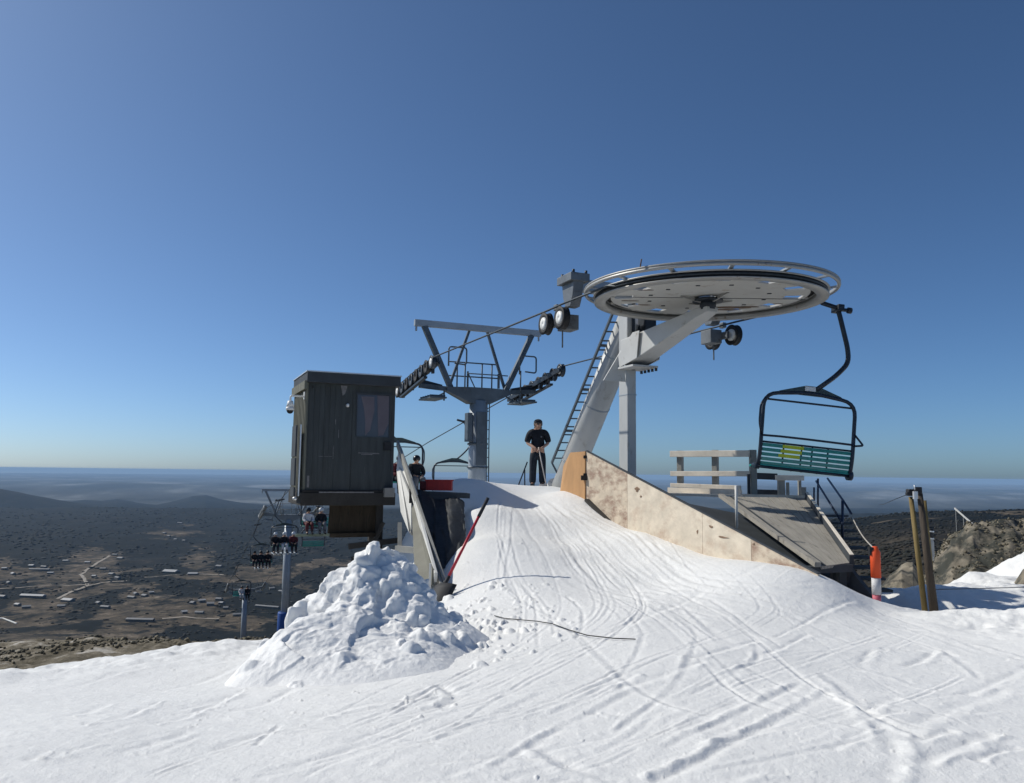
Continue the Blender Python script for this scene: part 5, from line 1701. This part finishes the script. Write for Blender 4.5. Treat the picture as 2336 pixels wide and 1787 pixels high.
MB().add([s0, s1, Vector((bl0.x + .9, bl0.y, bl0.z - .55)), Vector((tl.x + 1.5, tl.y, tl.z - .55)), s0 - Vector((0, 0, .05)), s1 - Vector((0, 0, .05)), Vector((bl0.x + .9, bl0.y, bl0.z - .6)), Vector((tl.x + 1.5, tl.y, tl.z - .6))], [(0, 3, 2, 1), (4, 5, 6, 7), (0, 1, 5, 4), (1, 2, 6, 5), (2, 3, 7, 6), (3, 0, 4, 7)]).build('lower_shade_floor', M_HUTTRIM, dk)  # added dark floor; the wall's shadow is put into its colour
MB().beam(tr_ + up_ * .03 + Vector((.03, 0, 0)), br0 + up_ * .03 + Vector((.03, 0, 0)), .06, .16).build('side_board', M_HUTTRIM, dk)
MB().beam(tr_ + up_ * .115 + Vector((.03, 0, 0)), br0 + up_ * .115 + Vector((.03, 0, 0)), .05, .012).build('side_strip', M_LAND, dk)
MB().beam(bl0 - Vector((.5, 0, .07)), br0 - Vector((-.02, 0, .07)), .10, .10).build('end_beam', M_HUTTRIM, dk)
ug = MB()
for p, x in ((br0, 0), (bl0, .4)):
    ug.box(p + Vector((x, .3, -.6)), .10, .10, 1.1)
ug.beam(br0 + Vector((.02, .2, -.15)), br0 + Vector((.45, -.4, -.95)), .09, .22)
ug.beam(br0 + Vector((-.9, .6, -.35)), br0 + Vector((.1, .3, -.4)), .08, .14)
ug.beam(tr_ + Vector((0, 0, -.2)), br0 + Vector((0, .1, -.2)), .10, .22)
for k in range(4):
    c = tr_.lerp(br0, .1 + .25 * k)
    ug.box(c + Vector((-.1, 0, -1.0)), .10, .10, 1.7)
ug.build_each('underframe_beam', M_HUTTRIM, dk)
# landing at the head of the deck
l0, l1 = P(1520, 1126, 16.6), P(1842, 1133, 15.6)
MB().beam(l0 + Vector((0, .35, -.02)), l1 + Vector((0, .35, -.02)), .75, .05).beam(P(1524, 1121, 17.5), P(1692, 1127, 16.15), .04, .17).beam(l0.lerp(l1, .55) + Vector((0, -.04, -.03)), l1 + Vector((0, -.04, -.03)), .04, .10).build_each('landing', M_LAND, dk)
rl = thing('deck_railing', 'pale two-rail timber railing on the landing behind the deck', 'railing', PZ(1630, 16.5, -.3))
def rpx(px, py, D=16.55): return P(px, py, D)
MB().beam(rpx(1529, 1036, 17.6), rpx(1711, 1035, 16.3), .05, .135).build('top_rail', M_LAND, rl, bevel=.008)
MB().beam(rpx(1530, 1081, 17.6), rpx(1711, 1081, 16.3), .05, .11).build('middle_rail', M_LAND, rl, bevel=.008)
MB().beam(rpx(1530, 1107, 17.6), rpx(1690, 1113, 16.45), .05, .09).build('bottom_rail', M_LAND, rl, bevel=.008)
for px_, D_r in ((1552, 17.55), (1632, 16.97)):
    MB().box(rpx(px_, 1076, D_r), .125, .10, .92, X=Vector((.74, -.67, 0)), Y=Vector((.67, .74, 0))).build('post', M_BARG, rl, bevel=.008)
MB().box(rpx(1718, 1082, 16.35), .13, .13, 1.0).build('corner_post', M_BARG, rl, bevel=.01)
MB().box(rpx(1708, 1107, 16.25), .05, .05, .45).box(rpx(1700, 1130, 16.2), .22, .05, .05).build_each('corner_bracket', M_DARK, rl)
MB().beam(rpx(1722, 1086, 17.2), rpx(1772, 1088, 17.3), .06, .14).beam(rpx(1722, 1124, 17.2), rpx(1790, 1126, 17.3), .06, .14).build_each('back_rail', M_HUTTRIM, rl)
MB().beam(rpx(1769, 1090, 16.9), rpx(1834, 1091, 16.9), .05, .11).build('end_rail', M_LAND, rl, bevel=.006)
MB().box(rpx(1782, 1112, 16.95), .14, .08, .40).box(rpx(1824, 1112, 16.95), .06, .06, .42).box(rpx(1797, 1117, 16.95), .05, .06, .3).box(rpx(1832, 1124, 16.6), .10, .10, .22).build_each('short_post', M_BARG, rl)
# steps with blue handrails on the far side of the deck
M_BLUE = mat('dark_blue_handrail', (0.022, 0.038, 0.075), .45, .2, .15, 6)
stp = thing('steps', 'steps with thin dark blue handrails going down beside the deck', 'steps', PZ(1930, 13.6, -2.2))
MB().tube([P(1862, 1098, 16.2), P(1923, 1196, 13.9)], .022, 6).tube([P(1888, 1092, 16.2), P(1926, 1146, 14.4), P(1942, 1172, 13.9)], .022, 6).build_each('handrail', M_BLUE, stp)
MB().tube([P(1866, 1092, 16.1), P(1866, 1165, 16.1)], .02, 6).tube([P(1922, 1142, 14.2), P(1922, 1240, 14.2)], .024, 6).tube([P(1857, 1112, 16.2), P(1857, 1150, 16.2)], .018, 6).build_each('rail_post', M_BLUE, stp)
sm = MB()
for k in range(9):
    c = P(1872, 1165, 16.0).lerp(P(1952, 1330, 12.2), k / 8)
    sm.box(c + Vector((.15, 0, -.1)), .7, .26, .04)
sm.beam(P(1858, 1168, 16.0), P(1968, 1362, 11.9), .05, .2)
sm.build_each('tread', M_HUTTRIM, stp)

# ------------------------------------------------------------------ marker post, rope, leaning timbers
bp = P(2000, 1360, 10.9)
bol = thing('marker_post', 'padded marker post, orange above and white below', 'marker post', bp)
h0 = bp.z
MB().lathe([(.001, .245), (.066, .245), (.066, .585), (.045, .62), (.035, .66), (.001, .665)], bp, ZUP, 18).build('orange_sleeve', mat('orange_plastic', (0.72, 0.085, 0.02), .5, 0, .08, 6), bol)
MB().lathe([(.001, .02), (.060, .02), (.060, .245), (.001, .245)], bp, ZUP, 18).build('white_sleeve', mat('dirty_white_plastic', (0.60, 0.60, 0.60), .55, 0, .12, 7, dirt=(.36, .34, .34), dscale=14), bol)
MB().lathe([(.001, -.12), (.052, -.12), (.056, .02), (.001, .02)], bp, ZUP, 18).build('red_base', mat('faded_red', (0.50, 0.12, 0.16), .6), bol)
MB().box(bp + Vector((-.055, 0, .60)), .06, .05, .10).build('rope_loop', M_RUBBER, bol)
r0, r1 = P(1944, 1180, 13.7), bp + Vector((-.02, 0, .64))
rpts = [r0.lerp(r1, k / 12) - Vector((0, 0, .06 * math.sin(math.pi * k / 12))) for k in range(13)]
tag(MB().tube(rpts, .010, 6).build('guide_rope', mat('pale_rope', (0.40, 0.37, 0.33), .8, 0, .3, 20)), 'pale rope from the steps handrail down to the orange marker post', 'rope')
M_OLD = mat('old_dark_pole', (0.060, 0.045, 0.032), .85, 0, .35, 3, .3, 20, (0.035, 0.028, 0.022), 5, .5, .65, stretch=(3, 3, .6))
M_OLDY = mat('yellowed_pole', (0.20, 0.145, 0.055), .85, 0, .3, 3, .3, 20, (0.12, 0.085, 0.04), 5, .55, .7, stretch=(3, 3, .6))
posts = thing('leaning_posts', 'three old timber posts leaning together with black caps', 'posts', P(2122, 1392, 10.6))
MB().cyl(P(2078, 1134, 10.75), P(2110, 1394, 10.6), .030, .038, 12).build('yellow_post', M_OLDY, posts)
MB().cyl(P(2098, 1126, 10.6), P(2131, 1396, 10.5), .036, .056, 12).build('dark_post', M_OLD, posts)
MB().cyl(P(2108, 1142, 10.8), P(2122, 1300, 10.75), .03, .04, 10).build('back_post', M_OLDY, posts)
MB().box(P(2078, 1124, 10.7), .10, .10, .09).box(P(2072, 1127, 10.62), .06, .06, .05).box(P(2094, 1119, 10.6), .08, .08, .09).build_each('post_cap', M_RUBBER, posts, bevel=.012)
MB().cyl(P(2087, 1118, 10.58), P(2086, 1107, 10.58), .008, seg=6).box(P(2088, 1130, 10.5), .05, .04, .10).build_each('cap_bracket', M_ALU, posts)
pb = MB().lathe([(.001, -.19), (.03, -.19), (.048, -.13), (.05, .05), (.035, .12), (.001, .13)], P(2122, 1247, 10.9), ZUP, 14)
pbo = pb.build('hanging_drum', mat('grey_drum', (0.36, 0.36, 0.34), .6, 0, .2, 8), posts)
sub_each('drum_bracket', MB().cyl(P(2121, 1228, 10.9), P(2121, 1206, 10.9), .04, .045, 12).cyl(P(2124, 1266, 10.9), P(2124, 1292, 10.9), .03, .02, 10), M_RUBBER, pbo, posts)
sub_each('drum_band', MB().cyl(P(2122, 1214, 10.9), P(2122, 1211, 10.9), .05, seg=14).cyl(P(2121, 1230, 10.9), P(2121, 1227, 10.9), .055, seg=14), M_WHITETAG, pbo, posts)
wr = MB().tube([P(2076, 1126, 10.7), P(2040, 1140, 13), P(2018, 1150, 15), P(2006, 1152, 17)], .005, 5)
tag(wr.build('fence_wire', M_DARK), 'thin dark wire running left from the caps of the leaning posts', 'wire')
wr = MB().tube([P(2128, 1345, 10.6), P(2230, 1343, 11.6), P(2400, 1338, 13)], .006, 5)
tag(wr.build('boundary_rope', M_DARK), 'thin dark rope strung over the sunlit snow right of the leaning posts', 'rope')

# ------------------------------------------------------------------ rocks at the right
M_ROCK = mat('heathery_rock', (0.19, 0.165, 0.125), .9, 0, .5, 2.2, .7, 7, (0.040, 0.042, 0.034), 1.6, .44, .56)
def az_rock(name, prof_top, D0, D1, label, drop, seed, amp=.5, nA=220, nR=70, bump=.35):
    pts = np.array(prof_top, float)
    px0, px1 = pts[0, 0], pts[-1, 0]
    pxs = np.linspace(px0, px1, nA)
    Ds = np.linspace(D0, D1, nR)
    PXg, Dg = np.meshgrid(pxs, Ds)
    ty = np.interp(PXg, pts[:, 0], pts[:, 1])
    peak = D0 + (D1 - D0) * .45
    ztop = -(ty - eye_y(PXg)) / FPX * peak
    X = (PXg - CX) / FPX * Dg
    u = (Dg - D0) / (D1 - D0)
    prof = np.where(u < .45, np.sin(np.clip(u / .45, 0, 1) * math.pi / 2) ** .8, np.cos((u - .45) / .55 * math.pi / 2) ** .6)
    low = ztop - drop
    z = low + (ztop - low) * prof
    z += amp * prof * (fbm(X / 2.2, Dg / 2.2, 4, seed) * 1.0 + .35 * fbm(X / .5, Dg / .5, 3, seed + 2) - .12)
    z -= bump * np.abs(fbm(X / .9, Dg / .9, 3, seed + 5)) * prof
    o = link(name, grid_mesh(name, np.stack([X, Dg, z], -1), M_ROCK, nA, nR))
    return tag(o, label, 'rock'), (X, Dg, z)
rock_a, RA = az_rock('rock_outcrop', [(2085, 1340), (2120, 1272), (2160, 1232), (2200, 1206), (2260, 1188), (2336, 1166), (2420, 1150), (2700, 1150)], 21.5, 34, 'long heathery rock outcrop rising to the right edge', 3.2, 3, .7, 320, 120)
rock_b, RB_ = az_rock('boulder', [(1982, 1350), (1996, 1316), (2020, 1285), (2046, 1262), (2072, 1262), (2096, 1300), (2105, 1350)], 18.5, 21.5, 'pale brown boulder behind the leaning posts', 1.3, 13, .35, 80, 60, .2)
rock_c, RC = az_rock('boulder', [(2284, 1328), (2296, 1308), (2318, 1285), (2345, 1272), (2400, 1268), (2460, 1290)], 16.0, 18.2, 'brown boulder poking through the snow at the right edge', .9, 23, .3, 80, 50, .2)

# ------------------------------------------------------------------ bushes: too many to count
def bush_mesh(name, pos, size, m, seed, flat=.7, lo=.5, hi=1.3, wide=1.5):
    r_ = np.random.default_rng(seed)
    t = (1 + 5 ** .5) / 2
    iv = np.array([(-1, t, 0), (1, t, 0), (-1, -t, 0), (1, -t, 0), (0, -1, t), (0, 1, t), (0, -1, -t), (0, 1, -t), (t, 0, -1), (t, 0, 1), (-t, 0, -1), (-t, 0, 1)], float)
    iv /= np.linalg.norm(iv[0])
    f = np.array([(0, 11, 5), (0, 5, 1), (0, 1, 7), (0, 7, 10), (0, 10, 11), (1, 5, 9), (5, 11, 4), (11, 10, 2), (10, 7, 6), (7, 1, 8), (3, 9, 4), (3, 4, 2), (3, 2, 6), (3, 6, 8), (3, 8, 9), (4, 9, 5), (2, 4, 11), (6, 2, 10), (8, 6, 7), (9, 8, 1)])
    n = len(pos)
    V = np.repeat(iv[None], n, 0) * (r_.uniform(lo, hi, (n, 12, 1)))
    sc = np.stack([size * r_.uniform(.8, wide, n), size * r_.uniform(.8, 1.5, n), size * flat * r_.uniform(.7, 1.3, n)], -1)
    V = V * sc[:, None, :] + pos[:, None, :]
    F = (f[None] + (np.arange(n) * 12)[:, None, None]).reshape(-1, 3).astype(np.int32)
    me = bpy.data.meshes.new(name)
    me.vertices.add(n * 12)
    me.vertices.foreach_set('co', V.reshape(-1).astype(np.float32))
    me.loops.add(F.size)
    me.loops.foreach_set('vertex_index', F.ravel())
    me.polygons.add(len(F))
    me.polygons.foreach_set('loop_start', np.arange(0, F.size, 3, dtype=np.int32))
    me.update(calc_edges=True)
    me.validate()
    me.materials.append(m)
    return me
M_SCRUB = mat('dark_scrub_leaves', (0.017, 0.018, 0.014), .9, 0, .45, .02, 0, 1, (0.042, 0.035, 0.026), .05, .52, .66)
M_HEATH = mat('dry_heath', (0.16, 0.138, 0.095), .9, 0, .4, 1.1, 0, 1, (0.045, 0.045, 0.032), 1.9, .45, .60)
# valley and hillside scrub, spread evenly over the picture
n = 46000
pxs = nrng.uniform(-250, 2600, n)
Ds = np.exp(nrng.uniform(math.log(250), math.log(6200), n))
xs = (pxs - CX) / FPX * Ds
left = pxs < 1350
keep = np.where(left, Ds > 1350, Ds < 2600) & (fbm(xs / 160, Ds / 300, 3, 77) + nrng.uniform(-.35, .35, n) > -.08)
pys = eye_y(pxs) - FPX * z_ground(xs, Ds) / Ds
cl = np.zeros(n)
for a, b, sx, sy in CLEAR:
    cl = np.maximum(cl, np.exp(-(((pxs - a) / sx) ** 2 + ((pys - b) / sy) ** 2)))
cl = np.maximum(cl, .9 * sstep(.06, .26, fbm(xs / 170 + 3, Ds / 330, 4, 43)))
keep &= (nrng.uniform(0, 1, n) > cl * .93) | (Ds < 1200)
xs, Ds = xs[keep], Ds[keep]
zs = z_ground(xs, Ds)
sz_ = np.clip(Ds * .0011, .7, 3.2) * nrng.uniform(.6, 1.7, len(xs)) * np.where(xs > 0, 1.0, 1.15)
b_far = tag(link('scrub', bush_mesh('scrub', np.stack([xs, Ds, zs + sz_ * .25], -1), sz_, M_SCRUB, 5, .75, wide=2.4)), kind='stuff')
# low heath on the near slope and the outcrop
n = 26000
pxs = nrng.uniform(-250, 900, n)
Ds = np.exp(nrng.uniform(math.log(10), math.log(320), n))
xs = (pxs - CX) / FPX * Ds
zs = z_ground(xs, Ds)
k = fbm(xs / 3, Ds / 3, 3, 33) > .02
xs, Ds, zs = xs[k], Ds[k], zs[k]
sz_ = np.clip(Ds * .0020, .02, .45) * nrng.uniform(.4, 1.5, len(xs))
i = nrng.integers(0, RA[0].size, 8000)
xa, ya, za = RA[0].ravel()[i], RA[1].ravel()[i], RA[2].ravel()[i]
k = fbm(xa / .8, ya / .8, 3, 35) > -.22
xa, ya, za = xa[k], ya[k], za[k]
xs = np.concatenate([xs, xa + nrng.normal(0, .05, len(xa))]); Ds = np.concatenate([Ds, ya]); zs = np.concatenate([zs, za])
sz_ = np.concatenate([sz_, nrng.uniform(.012, .05, len(xa))])
heath = tag(link('heath', bush_mesh('heath', np.stack([xs, Ds, zs + sz_ * .2], -1), sz_, M_HEATH, 6, .95, .25, 1.6)), kind='stuff')

# ------------------------------------------------------------------ the village in the valley
M_ROOFW = mat('pale_metal_roof', (0.36, 0.36, 0.355), .5, 0, .1, .2)
M_ROOFG = mat('grey_metal_roof', (0.19, 0.19, 0.19), .55, 0, .15, .2)
M_ROOFD = mat('dark_tile_roof', (0.10, 0.09, 0.09), .8, 0, .2, .2)
M_WALLH = mat('house_wall', (0.13, 0.115, 0.10), .8, 0, .2, .2)
def house(px, py, L, W, H, yaw, roofm, label):
    p = hit_ground(px, py, 900, 9000)
    z = float(z_ground(np.array([p.x]), np.array([p.y]))[0])
    t = thing('house', label, 'house', (p.x, p.y, z - .5), 'houses of the valley village', local=True)
    t.rotation_euler = (0, 0, yaw)
    MB().box((0, 0, H / 2), L, W, H).build('wall', M_WALLH, t)
    h = W * .22
    mb = MB()
    a = [Vector((-L / 2 - .5, -W / 2 - .5, H)), Vector((L / 2 + .5, -W / 2 - .5, H)), Vector((L / 2 + .5, W / 2 + .5, H)), Vector((-L / 2 - .5, W / 2 + .5, H)), Vector((-L / 2 - .5, 0, H + h)), Vector((L / 2 + .5, 0, H + h))]
    mb.add(a, [(0, 1, 5, 4), (2, 3, 4, 5), (0, 4, 3), (1, 2, 5), (0, 3, 2, 1)])
    mb.build('roof', roofm, t)
    return t
HS = [  # px, py, length m, width m, roof, label
    (75, 1363, 60, 14, M_ROOFW, 'long white roofed hall, the largest roof at the lower left of the village'),
    (390, 1307, 44, 22, M_ROOFW, 'broad pale roof standing alone, largest roof in the middle of the valley'),
    (440, 1312, 26, 14, M_ROOFW, 'pale roof just right of the broad lone roof'),
    (155, 1373, 28, 16, M_ROOFW, 'pale roof right of the long white hall'),
    (90, 1302, 60, 9, M_ROOFG, 'long thin grey shed at the upper left of the village'),
    (72, 1293, 16, 12, M_ROOFW, 'bright white house above the long grey shed'),
    (40, 1383, 12, 10, M_ROOFW, 'small bright white house under the long white hall'),
    (410, 1195, 26, 16, M_ROOFG, 'grey roof high on the far scrub, uppermost of all'),
    (275, 1276, 22, 14, M_ROOFG, 'grey house at the right end of the upper lane'),
    (320, 1418, 54, 10, M_ROOFG, 'long grey roof above the pale hillside track'),
    (610, 1388, 60, 8, M_ROOFG, 'long thin grey roof right of the farthest lift tower')]
for a in HS:
    house(a[0], a[1], a[2], a[3], 5, rnd.uniform(-.4, .4), a[4], a[5])
same = 'small pale roofed house among the scrub of the valley village'
for px, py in [(20, 1333), (150, 1281), (100, 1296), (115, 1310), (200, 1285), (262, 1268), (255, 1312), (235, 1300), (268, 1322), (215, 1318), (5, 1365), (60, 1388), (140, 1385),
               (310, 1358), (330, 1362), (345, 1355), (225, 1378), (240, 1388), (300, 1365), (440, 1378), (460, 1374), (480, 1382), (500, 1370), (505, 1378), (420, 1400), (515, 1390),
               (455, 1400), (540, 1405), (385, 1225), (400, 1232), (420, 1235), (375, 1218), (500, 1295), (590, 1352), (620, 1345), (645, 1352), (10, 1300), (30, 1312)]:
    house(px, py, rnd.uniform(9, 22), rnd.uniform(8, 13), rnd.uniform(3.5, 6), rnd.uniform(-.8, .8), rnd.choice([M_ROOFW, M_ROOFG, M_ROOFG, M_ROOFG]), same)
# village lanes, laid on the ground
def lane(pix, wdt, name='road', lo=900, hi=6500):
    pts = [hit_ground(a, b, lo, hi) for a, b in pix]
    q = []
    for i in range(len(pts) - 1):
        nn = max(2, int((pts[i + 1] - pts[i]).length / 6))
        q += [pts[i].lerp(pts[i + 1], k / nn) for k in range(nn)]
    q.append(pts[-1])
    vs = []
    for i, p in enumerate(q):
        d = (q[min(i + 1, len(q) - 1)] - q[max(i - 1, 0)]); d.z = 0; d.normalize()
        s = Vector((d.y, -d.x, 0)) * wdt / 2
        for e in (-1, 1):
            v = p + s * e
            v.z = float(z_ground(np.array([v.x]), np.array([v.y]))[0]) + .8
            vs.append(v)
    mb = MB()
    mb.add(vs, [(2 * i, 2 * i + 1, 2 * i + 3, 2 * i + 2) for i in range(len(q) - 1)])
    tag(mb.build(name, M_LANE), kind='structure')
M_LANE = mat('pale_gravel_lane', (0.30, 0.26, 0.21), .9, 0, .2, .05)
lane([(130, 1367), (160, 1352), (200, 1337), (182, 1312), (205, 1296), (250, 1268)], 9)
lane([(200, 1337), (250, 1328), (290, 1326)], 8)
lane([(330, 1318), (400, 1312), (510, 1312)], 8)
lane([(0, 1344), (60, 1340), (130, 1336), (200, 1335)], 7)
lane([(370, 1412), (420, 1408), (500, 1412)], 7)
a, b = P(2178, 1160, 300), P(2219, 1196, 270)
wf = MB()
for k in range(16):
    wf.beam(a.lerp(b, k / 16), a.lerp(b, (k + .82) / 16), .35, .5)
for t_ in (.05, .5, .95):
    p = a.lerp(b, t_)
    wf.cyl(p, Vector((p.x, p.y, float(z_ground(np.array([p.x]), np.array([p.y]))[0]) - .5)), .05, seg=6)
tag(wf.build('snow_fence', M_BARW), 'straight white line of fence panels on the heath at the right', 'fence')
q = [(-30, 1412), (6, 1412), (22, 1418), (38, 1424)]
pts = [hit_ground(x, y, 200, 3000) + Vector((0, 0, .8)) for x, y in q]
tag(MB().tube(pts, max(.4, pts[1].y * .0011), 6).build('pipeline', M_BARW), 'kinked white pipe on the slope at the far left', 'pipe')

# ------------------------------------------------------------------ the air
hz_ = MB().hexa([Vector(p) for p in ((-95000, -400, -420), (95000, -400, -420), (95000, 92000, -420), (-95000, 92000, -420), (-95000, -400, 9), (95000, -400, 9), (95000, 92000, 9), (-95000, 92000, 9))])
mh = bpy.data.materials.new('hazy_air')
mh.use_nodes = True
nt = mh.node_tree
nt.nodes.remove(nt.nodes['Principled BSDF'])
pv = nt.nodes.new('ShaderNodeVolumePrincipled')
pv.inputs['Color'].default_value = (0.46, 0.70, 1.0, 1)
pv.inputs['Density'].default_value = HAZE
pv.inputs['Anisotropy'].default_value = 0.0
nt.links.new(pv.outputs[0], nt.nodes['Material Output'].inputs['Volume'])
ho = hz_.build('haze', mh)
tag(ho, kind='stuff')
